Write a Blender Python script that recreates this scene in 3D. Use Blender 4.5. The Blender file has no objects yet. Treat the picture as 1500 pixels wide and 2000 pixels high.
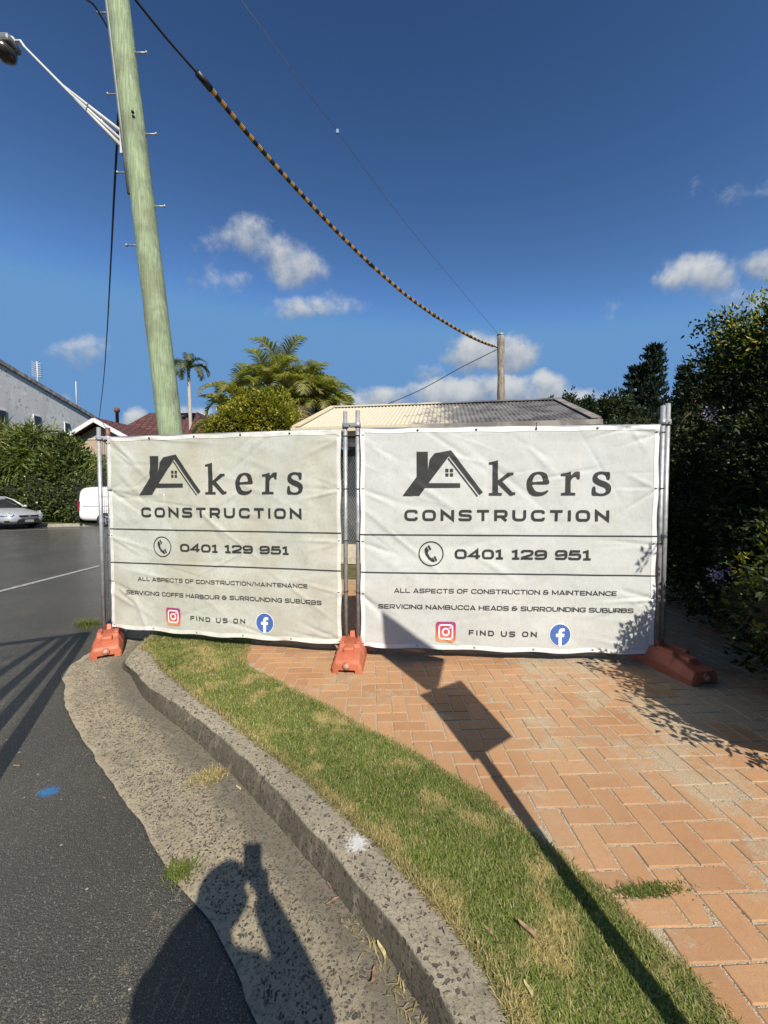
import bpy, bmesh, math, random
import numpy as np
from mathutils import Vector, Matrix, noise as mnoise

random.seed(7); RNG = np.random.default_rng(11)
SC = bpy.context.scene
COL = SC.collection
R = math.radians

# ------------------------------------------------------------------ camera
F = 770.0; CAMH = 1.47; PIT = math.atan(30 / 770.0)
CP, SP = math.cos(PIT), math.sin(PIT)
cam_d = bpy.data.cameras.new('camera'); cam = bpy.data.objects.new('camera', cam_d); COL.objects.link(cam)
cam.location = (0, 0, CAMH); cam.rotation_euler = (math.pi / 2 - PIT, 0, 0)
cam_d.sensor_fit = 'HORIZONTAL'; cam_d.sensor_width = 36; cam_d.lens = 36 * F / 1500
cam_d.clip_start = 0.01; cam_d.clip_end = 3000
SC.camera = cam
SC.render.resolution_x, SC.render.resolution_y = 768, 1024

def ray(px, py):
    xc, uc = (px - 750) / F, (1000 - py) / F
    return Vector((xc, CP + uc * SP, -SP + uc * CP))
def G(px, py, z=0.0):
    d = ray(px, py); return Vector((0, 0, CAMH)) + d * ((z - CAMH) / d.z)
def D(px, py, y):
    d = ray(px, py); return Vector((0, 0, CAMH)) + d * (y / d.y)

# ------------------------------------------------------------------ sky, sun, exposure
SUN = Vector((0.24909, -0.71270, 0.65576)).normalized()
SUN_EL = math.asin(SUN.z); SUN_AZ = math.atan2(SUN.x, SUN.y)
world = bpy.data.worlds.new('World'); SC.world = world; world.use_nodes = True
WN, WL = world.node_tree.nodes, world.node_tree.links
WN.clear()
def wnode(t, **k):
    n = WN.new(t)
    for a, b in k.items(): setattr(n, a, b)
    return n
def wmath(op, a, b=None, c=None, clamp=False):
    n = wnode('ShaderNodeMath', operation=op, use_clamp=clamp)
    for i, v in enumerate((a, b, c)):
        if v is None: continue
        if isinstance(v, (int, float)): n.inputs[i].default_value = v
        else: WL.new(v, n.inputs[i])
    return n.outputs[0]
sky = wnode('ShaderNodeTexSky', sky_type='NISHITA'); sky.sun_disc = False
sky.sun_elevation = SUN_EL; sky.sun_rotation = SUN_AZ
sky.altitude = 0; sky.air_density = 1.0; sky.dust_density = 0.25; sky.ozone_density = 3.0
tc = wnode('ShaderNodeTexCoord'); sep = wnode('ShaderNodeSeparateXYZ'); WL.new(tc.outputs['Generated'], sep.inputs[0])
X, Y, Z = sep.outputs
Ys = wmath('MAXIMUM', Y, 0.05)
nz = wnode('ShaderNodeTexNoise'); WL.new(tc.outputs['Generated'], nz.inputs['Vector'])
nz.inputs['Scale'].default_value = 7.0; nz.inputs['Detail'].default_value = 7.0; nz.inputs['Roughness'].default_value = 0.55
nb = wnode('ShaderNodeTexNoise'); WL.new(tc.outputs['Generated'], nb.inputs['Vector'])
nb.inputs['Scale'].default_value = 22.0; nb.inputs['Detail'].default_value = 8.0; nb.inputs['Roughness'].default_value = 0.6
nsep = wnode('ShaderNodeSeparateColor'); WL.new(nz.outputs['Color'], nsep.inputs[0])
U = wmath('ADD', wmath('DIVIDE', X, Ys), wmath('MULTIPLY', wmath('SUBTRACT', nsep.outputs[0], 0.5), 0.10))
V = wmath('ADD', wmath('DIVIDE', Z, Ys), wmath('MULTIPLY', wmath('SUBTRACT', nsep.outputs[1], 0.5), 0.10))
NOI = wmath('ADD', wmath('MULTIPLY', wmath('SUBTRACT', nz.outputs['Fac'], 0.5), 2.2),
            wmath('MULTIPLY', wmath('SUBTRACT', nb.outputs['Fac'], 0.5), 3.0))
def wnode_smax(a, b):
    n = wnode('ShaderNodeMath', operation='SMOOTH_MAX'); WL.new(a, n.inputs[0]); WL.new(b, n.inputs[1]); n.inputs[2].default_value = 0.35; return n.outputs[0]
CLOUDS = [  # photo-pixel centre, half width, half height, density
    (487, 463, 50, 36, .8), (545, 490, 50, 40, .85), (580, 520, 50, 42, .9), (600, 606, 68, 26, .62), (683, 598, 30, 16, .35),
    (560, 598, 30, 22, .5), (388, 515, 40, 28, .1), (445, 556, 36, 20, .22), (938, 690, 60, 36, 1.0), (1000, 690, 52, 40, 1.0),
    (762, 785, 60, 26, 1.0), (850, 778, 80, 30, .95), (930, 768, 55, 26, 1.0), (1000, 768, 45, 28, 1.1), (835, 737, 30, 18, .55),
    (1070, 762, 40, 24, .9), (1120, 778, 60, 20, .8), (1356, 545, 50, 30, .75), (1385, 530, 55, 36, .9), (1478, 508, 48, 26, .85),
    (1440, 572, 60, 30, .3), (1465, 378, 60, 24, .12), (1186, 610, 26, 18, .12), (155, 690, 46, 22, .45), (258, 818, 28, 18, 1.0),
    (372, 812, 50, 26, 1.0), (690, 800, 60, 24, 1.0), (60, 790, 80, 24, .5), (1290, 790, 90, 24, .6)]
dens = None; shade = None
for (px, py, a, b, s) in CLOUDS:
    d = ray(px, py); u0, v0 = d.x / d.y, d.z / d.y
    du = wmath('MULTIPLY', wmath('SUBTRACT', U, u0), F / a); dv = wmath('MULTIPLY', wmath('SUBTRACT', V, v0), F / b)
    r2 = wmath('ADD', wmath('MULTIPLY', du, du), wmath('MULTIPLY', dv, dv))
    m = wmath('MULTIPLY', wmath('SUBTRACT', 1.75, r2), s)
    sh = wmath('MULTIPLY_ADD', dv, 0.5, 0.5)
    if dens is None: dens, shade = m, sh
    else:
        pick = wmath('MULTIPLY_ADD', wmath('SUBTRACT', m, dens), 1.1, 0.5, clamp=True)
        mixn = wnode('ShaderNodeMix', data_type='FLOAT'); WL.new(pick, mixn.inputs[0]); WL.new(shade, mixn.inputs[2]); WL.new(sh, mixn.inputs[3])
        shade = mixn.outputs[0]; dens = wnode_smax(dens, m)
cover = wnode('ShaderNodeMapRange', interpolation_type='SMOOTHSTEP')
WL.new(wmath('ADD', dens, NOI), cover.inputs[0]); cover.inputs[1].default_value = 0.0; cover.inputs[2].default_value = 1.75
front = wmath('GREATER_THAN', Y, 0.05)
covm = wmath('MULTIPLY', wmath('MULTIPLY', cover.outputs[0], front), 0.93)
crmp = wnode('ShaderNodeValToRGB'); WL.new(wmath('ADD', shade, wmath('MULTIPLY', NOI, 0.35), clamp=True), crmp.inputs[0])
crmp.color_ramp.elements[0].color = (2.9, 3.5, 4.5, 1); crmp.color_ramp.elements[0].position = 0.05
crmp.color_ramp.elements[1].color = (7.4, 7.6, 7.7, 1); crmp.color_ramp.elements[1].position = 0.85
k1 = wnode('ShaderNodeMix', data_type='RGBA', blend_type='MULTIPLY'); k1.inputs[0].default_value = 1.0
WL.new(sky.outputs[0], k1.inputs[6]); k1.inputs[7].default_value = (0.0749, 0.0936, 0.1142, 1)
gam = wnode('ShaderNodeGamma'); WL.new(k1.outputs[2], gam.inputs[0]); gam.inputs[1].default_value = 1.9     # deeper, clearer blue towards the zenith
tint = wnode('ShaderNodeMix', data_type='RGBA', blend_type='MULTIPLY'); tint.inputs[0].default_value = 1.0; tint.clamp_result = False
low = wnode('ShaderNodeMix', data_type='RGBA', blend_type='DARKEN'); low.inputs[0].default_value = 1.0; WL.new(gam.outputs[0], low.inputs[6]); low.inputs[7].default_value = (0.0140, 0.0560, 0.215, 1)
WL.new(low.outputs[2], tint.inputs[6]); tint.inputs[7].default_value = (114, 62.5, 31.2, 1)
cmix = wnode('ShaderNodeMix', data_type='RGBA'); WL.new(covm, cmix.inputs[0]); WL.new(tint.outputs[2], cmix.inputs[6]); WL.new(crmp.outputs[0], cmix.inputs[7])
bg = wnode('ShaderNodeBackground'); WL.new(cmix.outputs[2], bg.inputs[0]); bg.inputs[1].default_value = 0.065
wo = wnode('ShaderNodeOutputWorld'); WL.new(bg.outputs[0], wo.inputs[0])

sun_d = bpy.data.lights.new('sun', 'SUN'); sun_d.energy = 5.0; sun_d.angle = R(0.53); sun_d.color = (1.0, 0.93, 0.82)
sun_o = bpy.data.objects.new('sun', sun_d); COL.objects.link(sun_o); sun_o.location = SUN * 60
sun_o.rotation_euler = SUN.to_track_quat('Z', 'Y').to_euler()
SC.view_settings.view_transform = 'Standard'; SC.view_settings.look = 'None'
SC.view_settings.exposure = 0.45; SC.view_settings.gamma = 1.0
SC.cycles.max_bounces = 6; SC.cycles.transparent_max_bounces = 16

# ------------------------------------------------------------------ helpers: materials
ALB = 0.92    # all paint and ground colours are written a little light; brought down together
class NT:
    def __init__(s, name):
        s.m = bpy.data.materials.new(name); s.m.use_nodes = True
        s.n, s.l = s.m.node_tree.nodes, s.m.node_tree.links
        s.b = s.n['Principled BSDF']; s.out = s.n['Material Output']
    def new(s, t, **k):
        n = s.n.new(t)
        for a, b in k.items(): setattr(n, a, b)
        return n
    def put(s, sock, v):
        if isinstance(v, (int, float)): sock.default_value = v
        elif isinstance(v, (tuple, list)): sock.default_value = tuple(v) if len(v) != 3 or sock.type == 'VECTOR' else (*v, 1)
        else: s.l.new(v, sock)
    def math(s, op, a, b=None, c=None, clamp=False):
        n = s.new('ShaderNodeMath', operation=op, use_clamp=clamp)
        for i, v in enumerate((a, b, c)):
            if v is not None: s.put(n.inputs[i], v)
        return n.outputs[0]
    def mix(s, f, a, b, mode='MIX'):
        n = s.new('ShaderNodeMix', data_type='RGBA', blend_type=mode)
        s.put(n.inputs[0], f); s.put(n.inputs[6], a); s.put(n.inputs[7], b); return n.outputs[2]
    def obj(s): return s.new('ShaderNodeTexCoord').outputs['Object']
    def noise(s, scale, detail=4, rough=.55, vec=None, col=False):
        n = s.new('ShaderNodeTexNoise'); n.inputs['Scale'].default_value = scale
        n.inputs['Detail'].default_value = detail; n.inputs['Roughness'].default_value = rough
        s.l.new(vec if vec else s.obj(), n.inputs['Vector']); return n.outputs['Color' if col else 'Fac']
    def voro(s, scale, out='Distance', vec=None, feature='F1', rnd=1.0):
        n = s.new('ShaderNodeTexVoronoi', feature=feature); n.inputs['Scale'].default_value = scale
        n.inputs['Randomness'].default_value = rnd
        s.l.new(vec if vec else s.obj(), n.inputs['Vector']); return n.outputs[out]
    def ramp(s, f, lo, hi, smooth=True):
        n = s.new('ShaderNodeMapRange', interpolation_type='SMOOTHSTEP' if smooth else 'LINEAR')
        s.put(n.inputs[0], f); n.inputs[1].default_value = lo; n.inputs[2].default_value = hi; return n.outputs[0]
    def scalevec(s, v, sc):
        n = s.new('ShaderNodeMapping'); s.l.new(v, n.inputs[0]); n.inputs['Scale'].default_value = sc; return n.outputs[0]
    def bump(s, h, strength=.5, dist=.01):
        n = s.new('ShaderNodeBump'); n.inputs['Strength'].default_value = strength; n.inputs['Distance'].default_value = dist
        s.put(n.inputs['Height'], h); s.l.new(n.outputs[0], s.b.inputs['Normal']); return n
    def base(s, c, rough=.8, metal=0.0, spec=None):
        c = tuple(x * ALB for x in c[:3]) if isinstance(c, (tuple, list)) else s.mix(1.0, c, (ALB, ALB, ALB), 'MULTIPLY')
        s.put(s.b.inputs['Base Color'], c); s.put(s.b.inputs['Roughness'], rough); s.b.inputs['Metallic'].default_value = metal
        if spec is not None: s.b.inputs['Specular IOR Level'].default_value = spec
        return s
    def island(s): return s.new('ShaderNodeNewGeometry').outputs['Random Per Island']

def plain(name, c, rough=.6, metal=0.0, var=.12, scale=8.0, spec=None):
    t = NT(name); f = t.noise(scale, 5)
    c2 = tuple(x * (1 - var * 2) for x in c); c1 = tuple(min(1, x * (1 + var)) for x in c)
    t.base(t.mix(t.ramp(f, .3, .7), c2, c1), rough, metal, spec); return t.m

def leafmat(name, cols, rough=.5, trans=.3, spec=.35, patch=None):
    t = NT(name); r = t.island(); cr = t.new('ShaderNodeValToRGB'); t.l.new(r, cr.inputs[0])
    cr.color_ramp.interpolation = 'LINEAR'
    els = cr.color_ramp.elements
    while len(els) < len(cols): els.new(0.5)
    for i, c in enumerate(cols):
        els[i].position = i / max(1, len(cols) - 1); els[i].color = (*c, 1)
    c = cr.outputs[0]
    c = t.mix(t.ramp(t.noise(1.2, 3), .35, .7), t.mix(1.0, c, (.7, .75, .7), 'MULTIPLY'), c)
    if patch:   # (scale, lo, hi, colour)
        c = t.mix(t.ramp(t.noise(patch[0], 4, .6), patch[1], patch[2]), c, t.mix(.75, c, patch[3]))
    t.base(c, rough, 0, spec)
    tr = t.new('ShaderNodeBsdfTranslucent'); t.put(tr.inputs[0], t.mix(1.0, c, (1.3, 1.5, .6), 'MULTIPLY'))
    mx = t.new('ShaderNodeMixShader'); mx.inputs[0].default_value = trans
    t.l.new(t.b.outputs[0], mx.inputs[1]); t.l.new(tr.outputs[0], mx.inputs[2]); t.l.new(mx.outputs[0], t.out.inputs[0])
    return t.m

# ------------------------------------------------------------------ helpers: meshes
class MB:
    def __init__(s): s.v = []; s.f = []; s.mi = []; s.sm = []
    def add(s, vs, fs, m=0, smooth=False):
        o = len(s.v); s.v += [tuple(v) for v in vs]
        for f in fs: s.f.append([i + o for i in f]); s.mi.append(m); s.sm.append(smooth)
        return s
    def box(s, c, size, rot=0.0, m=0, axes=None):
        hx, hy, hz = [q / 2 for q in size]; c = Vector(c)
        if axes is None: axes = (Vector((math.cos(rot), math.sin(rot), 0)), Vector((-math.sin(rot), math.cos(rot), 0)), Vector((0, 0, 1)))
        vs = [c + axes[0] * (x * hx) + axes[1] * (y * hy) + axes[2] * (z * hz) for x in (-1, 1) for y in (-1, 1) for z in (-1, 1)]
        return s.add(vs, [(0, 1, 3, 2), (4, 6, 7, 5), (0, 4, 5, 1), (2, 3, 7, 6), (0, 2, 6, 4), (1, 5, 7, 3)], m)
    def bar(s, a, b, w, h, up=(0, 0, 1), m=0):
        a, b = Vector(a), Vector(b); d = (b - a); L = d.length; d.normalize()
        sd = d.cross(Vector(up));
        if sd.length < 1e-4: sd = d.cross(Vector((0, 1, 0)))
        sd.normalize(); u2 = sd.cross(d)
        return s.box((a + b) / 2, (L, w, h), axes=(d, sd, u2), m=m)
    def tube(s, pts, r, n=8, m=0, cap=True, smooth=True):
        pts = [Vector(p) for p in pts]; rs = r if isinstance(r, (list, tuple)) else [r] * len(pts)
        rings = []; prev = None
        for i, p in enumerate(pts):
            t = (pts[min(i + 1, len(pts) - 1)] - pts[max(i - 1, 0)]).normalized()
            if prev is None:
                a = t.cross(Vector((0, 0, 1)))
                if a.length < 1e-3: a = t.cross(Vector((1, 0, 0)))
            else: a = prev - t * prev.dot(t)
            a.normalize(); prev = a; b = t.cross(a)
            rings.append([p + (a * math.cos(2 * math.pi * k / n) + b * math.sin(2 * math.pi * k / n)) * rs[i] for k in range(n)])
        vs = [q for g in rings for q in g]; fs = []
        for i in range(len(pts) - 1):
            for k in range(n):
                fs.append((i * n + k, i * n + (k + 1) % n, (i + 1) * n + (k + 1) % n, (i + 1) * n + k))
        s.add(vs, fs, m, smooth)
        if cap:
            o = len(s.v) - len(vs)
            s.f.append([o + k for k in range(n)][::-1]); s.mi.append(m); s.sm.append(False)
            s.f.append([o + (len(pts) - 1) * n + k for k in range(n)]); s.mi.append(m); s.sm.append(False)
        return s
    def lathe(s, prof, c, axis=(0, 0, 1), n=20, m=0, smooth=True):
        ax = Vector(axis).normalized(); a = ax.cross(Vector((0, 0, 1)))
        if a.length < 1e-3: a = ax.cross(Vector((1, 0, 0)))
        a.normalize(); b = ax.cross(a); c = Vector(c); vs = []; fs = []
        for (r, h) in prof:
            for k in range(n):
                t = 2 * math.pi * k / n; vs.append(c + ax * h + (a * math.cos(t) + b * math.sin(t)) * r)
        for i in range(len(prof) - 1):
            for k in range(n): fs.append((i * n + k, i * n + (k + 1) % n, (i + 1) * n + (k + 1) % n, (i + 1) * n + k))
        fs.append(tuple(range(n))[::-1]); fs.append(tuple(range((len(prof) - 1) * n, len(prof) * n)))
        return s.add(vs, fs, m, smooth)
    def prism(s, poly, off, thick, ax0, ax1, m=0):
        ax0, ax1 = Vector(ax0), Vector(ax1); nn = ax0.cross(ax1); off = Vector(off); n = len(poly)
        a = [off + ax0 * x + ax1 * y - nn * (thick / 2) for x, y in poly]; b = [off + ax0 * x + ax1 * y + nn * (thick / 2) for x, y in poly]
        fs = [tuple(range(n))[::-1], tuple(range(n, 2 * n))] + [(i, (i + 1) % n, n + (i + 1) % n, n + i) for i in range(n)]
        return s.add(a + b, fs, m)
    def build(s, name, mats, parent=None, loc=None, bevel=0, subsurf=0):
        me = bpy.data.meshes.new(name); me.from_pydata(s.v, [], s.f)
        me.polygons.foreach_set('material_index', s.mi); me.polygons.foreach_set('use_smooth', s.sm)
        for m in (mats if isinstance(mats, (list, tuple)) else [mats]): me.materials.append(m)
        if any(len(f) > 2 for f in s.f):
            bm = bmesh.new(); bm.from_mesh(me); bmesh.ops.recalc_face_normals(bm, faces=bm.faces); bm.to_mesh(me); bm.free()
        o = bpy.data.objects.new(name, me); COL.objects.link(o)
        if parent: o.parent = parent
        if loc: o.location = loc
        if bevel:
            b = o.modifiers.new('bevel', 'BEVEL'); b.width = bevel; b.segments = 2; b.limit_method = 'ANGLE'
        if subsurf:
            q = o.modifiers.new('sub', 'SUBSURF'); q.levels = q.render_levels = subsurf
        return o

def np_obj(name, V, Fq, mat, parent=None, smooth=False):
    """V (n,3); Fq list of (m,k) index arrays"""
    me = bpy.data.meshes.new(name); me.vertices.add(len(V)); me.vertices.foreach_set('co', np.asarray(V, np.float32).ravel())
    idx = np.concatenate([f.ravel() for f in Fq]).astype(np.int32); tot = np.concatenate([np.full(len(f), f.shape[1], np.int32) for f in Fq])
    st = np.concatenate([[0], np.cumsum(tot)[:-1]]).astype(np.int32)
    me.loops.add(len(idx)); me.loops.foreach_set('vertex_index', idx)
    me.polygons.add(len(tot)); me.polygons.foreach_set('loop_start', st); me.polygons.foreach_set('loop_total', tot)
    if smooth: me.polygons.foreach_set('use_smooth', np.ones(len(tot), bool))
    me.update(calc_edges=True); me.validate()
    for m in (mat if isinstance(mat, (list, tuple)) else [mat]): me.materials.append(m)
    o = bpy.data.objects.new(name, me); COL.objects.link(o)
    if parent: o.parent = parent
    return o

def thing(name, label, cat, loc=(0, 0, 0), rz=0.0, group=None):
    o = bpy.data.objects.new(name, None); COL.objects.link(o); o.location = loc; o.rotation_euler = (0, 0, rz)
    o.empty_display_size = .1; return tag(o, label, cat, group)
def tag(o, label, cat, group=None):
    o['label'] = label; o['category'] = cat
    if group: o['group'] = group
    return o
def struct(o): o['kind'] = 'structure'; return o
def stuff(o, label, cat): o['kind'] = 'stuff'; o['label'] = label; o['category'] = cat; return o
def copy_thing(o, label=None):
    c = o.copy(); COL.objects.link(c)
    if label: c['label'] = label
    for ch in [q for q in bpy.data.objects if q.parent == o]:
        d = ch.copy(); COL.objects.link(d); d.parent = c
        for g in [q for q in bpy.data.objects if q.parent == ch]:
            e = g.copy(); COL.objects.link(e); e.parent = d
    return c

def unit(v): return v / np.maximum(np.linalg.norm(v, axis=-1, keepdims=True), 1e-9)
def leaves(P, N, L, W, droop=.0, up=.3, rnd=1.0, fold=.25):
    """kite leaves at points P growing along N + noise"""
    n = len(P); d = unit(N + RNG.normal(0, rnd, (n, 3)) * .6 + np.array([0, 0, up])); d[:, 2] -= droop; d = unit(d)
    a = unit(np.cross(d, RNG.normal(0, 1, (n, 3)))); nn = np.cross(a, d)
    l = (L * RNG.uniform(.65, 1.25, n))[:, None]; w = (W * RNG.uniform(.75, 1.2, n))[:, None]
    v = np.empty((n, 4, 3)); v[:, 0] = P; v[:, 1] = P + d * l * .45 + a * w / 2 + nn * w * fold
    v[:, 2] = P + d * l - nn * l * .08; v[:, 3] = P + d * l * .45 - a * w / 2 + nn * w * fold
    i = np.arange(n)[:, None] * 4
    return v.reshape(-1, 3), [np.concatenate([np.hstack([i, i + 1, i + 2]), np.hstack([i, i + 2, i + 3])])]
def lumpv(b, q, f): return mnoise.noise(Vector((q[0] * f, q[1] * f, q[2] * f)) + Vector((b[0] * 3.1, b[1] * 2.3, b[2])))
def blob_pts(blobs, n, shell=.25, lump=.18, lumpf=2.2):
    """points in the outer shell of lumpy ellipsoids, n weighted by area"""
    A = np.array([(b[3] * b[4] + b[4] * b[5] + b[3] * b[5]) for b in blobs]); A /= A.sum(); P = []; N = []
    for b, fr in zip(blobs, A):
        k = max(8, int(n * fr)); d = unit(RNG.normal(0, 1, (k, 3))); rad = np.array(b[3:6])
        lm = np.array([lumpv(b, q, lumpf) for q in d])
        rr = (1 + lump * lm * 1.6) * (1 - shell * RNG.random(k) ** 1.6)
        p = np.array(b[:3]) + d * rad * rr[:, None]; P.append(p); N.append(unit(d / rad))
    P = np.concatenate(P); N = np.concatenate(N)
    keep = np.ones(len(P), bool)
    for b in blobs:
        q = (P - np.array(b[:3])) / np.array(b[3:6]); keep &= (q ** 2).sum(1) > (1 - shell - .18) ** 2
    keep &= P[:, 2] > .02
    return P[keep], N[keep]
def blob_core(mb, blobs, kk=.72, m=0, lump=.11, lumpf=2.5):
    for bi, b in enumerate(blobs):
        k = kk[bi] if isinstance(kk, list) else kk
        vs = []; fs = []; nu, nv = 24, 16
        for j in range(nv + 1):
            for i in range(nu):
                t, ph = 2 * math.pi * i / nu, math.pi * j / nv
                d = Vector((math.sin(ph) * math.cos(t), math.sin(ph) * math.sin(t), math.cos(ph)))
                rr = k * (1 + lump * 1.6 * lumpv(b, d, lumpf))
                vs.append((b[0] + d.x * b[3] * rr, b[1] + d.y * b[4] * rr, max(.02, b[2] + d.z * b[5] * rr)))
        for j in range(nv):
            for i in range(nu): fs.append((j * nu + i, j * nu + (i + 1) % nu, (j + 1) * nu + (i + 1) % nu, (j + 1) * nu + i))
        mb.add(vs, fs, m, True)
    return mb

def catmull(pts, closed=False, sub=6):
    P = [Vector(p) for p in pts]; n = len(P); out = []
    for i in range(n if closed else n - 1):
        g = lambda k: P[k % n] if closed else P[min(max(k, 0), n - 1)]
        a, b, c, d = g(i - 1), g(i), g(i + 1), g(i + 2)
        for s in range(sub):
            t = s / sub
            out.append(.5 * ((2 * b) + (c - a) * t + (2 * a - 5 * b + 4 * c - d) * t * t + (3 * b - a - 3 * c + d) * t ** 3))
    if not closed: out.append(P[-1])
    return out

# ------------------------------------------------------------------ materials of the setting
def m_asphalt():
    t = NT('asphalt'); o = t.obj()
    f = t.noise(260, 3, .6); big = t.noise(.9, 4, .6); v = t.voro(150, 'Distance'); vc = t.voro(150, 'Color')
    c = t.mix(t.ramp(big, .3, .7), (.042, .040, .032), (.066, .062, .050))
    c = t.mix(t.ramp(f, .48, .7), c, (.19, .18, .16)); c = t.mix(t.math('MULTIPLY', t.ramp(f, .45, .3), .7), c, (.018, .017, .016)); c = t.mix(t.math('MULTIPLY', t.ramp(t.noise(110, 3, .7), .55, .72), .5), c, (.17, .16, .14))
    sp = t.new('ShaderNodeSeparateColor'); t.l.new(vc, sp.inputs[0])
    chip = t.math('MULTIPLY', t.math('GREATER_THAN', sp.outputs[0], .88), t.math('LESS_THAN', v, .42))
    c = t.mix(chip, c, (.24, .225, .19))
    w = t.noise(34, 2); v2 = t.voro(11, 'Distance'); vc2 = t.voro(11, 'Color'); s2 = t.new('ShaderNodeSeparateColor'); t.l.new(vc2, s2.inputs[0])
    flake = t.math('MULTIPLY', t.math('GREATER_THAN', s2.outputs[1], .3), t.math('LESS_THAN', v2, t.math('MULTIPLY', s2.outputs[0], .075)))
    c = t.mix(flake, c, (.5, .48, .44))
    # straw-like litter
    st = t.noise(60, 2, .5, t.scalevec(o, (1, .22, 1))); c = t.mix(t.math('MULTIPLY', t.ramp(st, .60, .67), t.ramp(big, .42, .6)), c, (.24, .2, .13))
    # spray-paint spot
    p = G(95, 1546, 0); sx = t.new('ShaderNodeSeparateXYZ'); t.l.new(o, sx.inputs[0])
    dx = t.math('MULTIPLY', t.math('SUBTRACT', sx.outputs[0], p.x), 16.); dy = t.math('MULTIPLY', t.math('SUBTRACT', sx.outputs[1], p.y), 24.)
    rr = t.math('ADD', t.math('MULTIPLY', dx, dx), t.math('MULTIPLY', dy, dy))
    k = t.ramp(t.math('ADD', rr, t.math('MULTIPLY', t.math('SUBTRACT', t.noise(45, 4, .7), .5), 2.6)), 1.0, .1)
    c = t.mix(t.math('MULTIPLY', k, .85), c, (.02, .2, .5))
    t.base(c, t.ramp(f, 0, 1.6), 0, .35); t.put(t.b.inputs['Roughness'], .82)
    t.bump(t.math('ADD', f, t.math('MULTIPLY', v, .6)), .9, .008); return t.m
def m_gutter(name, kerb=False):
    t = NT(name); o = t.obj()
    wob = t.noise(30, 2, .5, None, True)
    wv = t.new('ShaderNodeVectorMath', operation='MULTIPLY_ADD'); t.l.new(wob, wv.inputs[0]); wv.inputs[1].default_value = (.04, .04, .04); t.l.new(o, wv.inputs[2])
    v = t.voro(82 if not kerb else 58, 'Distance', wv.outputs[0]); vc = t.voro(82 if not kerb else 58, 'Color', wv.outputs[0])
    sp = t.new('ShaderNodeSeparateColor'); t.l.new(vc, sp.inputs[0])
    big = t.noise(2.6, 5, .6); fine = t.noise(420, 3, .7); mid = t.noise(22, 4, .6)
    thr = t.math('MULTIPLY_ADD', sp.outputs[0], .34, t.math('MULTIPLY_ADD', big, .3, -.02 if not kerb else -.04))
    stone = t.ramp(t.math('SUBTRACT', v, thr), .05, -.03)
    gate = t.math('GREATER_THAN', sp.outputs[1], .12 if not kerb else .18); stone = t.math('MULTIPLY', stone, gate)
    cem = t.mix(t.ramp(big, .32, .68), (.30, .25, .165), (.42, .345, .225)) if not kerb else t.mix(t.ramp(big, .3, .65), (.29, .25, .175), (.42, .36, .255))
    cem = t.mix(t.ramp(mid, .45, .75), cem, t.mix(1.0, cem, (.62, .62, .62), 'MULTIPLY'))
    cem = t.mix(t.math('MULTIPLY', t.ramp(fine, .48, .66), .55), cem, (.52, .46, .37)); g9 = t.noise(95, 4, .75); cem = t.mix(t.math('MULTIPLY', t.ramp(g9, .5, .36), .75), cem, (.10, .09, .072))
    stc = t.mix(sp.outputs[2], (.045, .04, .036), (.15, .13, .105)); stc = t.mix(t.math('MULTIPLY', t.ramp(fine, .5, .7), .5), stc, (.26, .23, .19))
    c = t.mix(stone, cem, stc)
    if not kerb:   # silt and damp staining kept to the channel at the foot of the kerb, pale cement worn along the road edge
        at = t.new('ShaderNodeAttribute'); at.attribute_name = 'across'; ac = t.math('ADD', at.outputs['Fac'], t.math('MULTIPLY', t.math('SUBTRACT', t.noise(7, 5, .65), .5), .55))
        c = t.mix(t.math('MULTIPLY', t.ramp(ac, .55, .85), .75), c, t.mix(t.ramp(fine, .35, .7), (.115, .10, .078), (.21, .185, .145)))
        c = t.mix(t.math('MULTIPLY', t.ramp(ac, .14, -.02), .55), c, (.47, .40, .28))
    if kerb:
        p = G(697, 1650, .12); vd = t.new('ShaderNodeVectorMath', operation='DISTANCE'); t.l.new(o, vd.inputs[0]); vd.inputs[1].default_value = p
        k = t.ramp(t.math('ADD', vd.outputs['Value'], t.math('MULTIPLY', t.math('SUBTRACT', t.noise(70, 4, .7), .5), .12)), .05, .02)
        c = t.mix(t.math('MULTIPLY', k, .8), c, (.72, .71, .68))
        # grimy run-off streaks on the upright face
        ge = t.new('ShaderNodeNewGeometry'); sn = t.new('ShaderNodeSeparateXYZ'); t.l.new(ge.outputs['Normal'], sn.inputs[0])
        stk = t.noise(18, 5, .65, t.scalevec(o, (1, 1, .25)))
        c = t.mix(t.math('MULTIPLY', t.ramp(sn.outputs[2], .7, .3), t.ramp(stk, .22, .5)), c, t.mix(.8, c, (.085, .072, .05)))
    t.base(c, .9, 0, .25)
    h = t.math('ADD', t.math('MULTIPLY', stone, .55 if not kerb else -.5), t.math('MULTIPLY', fine, .35)); h = t.math('ADD', h, t.math('MULTIPLY', mid, .8))
    t.bump(h, 1.0, .010); return t.m
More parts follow.
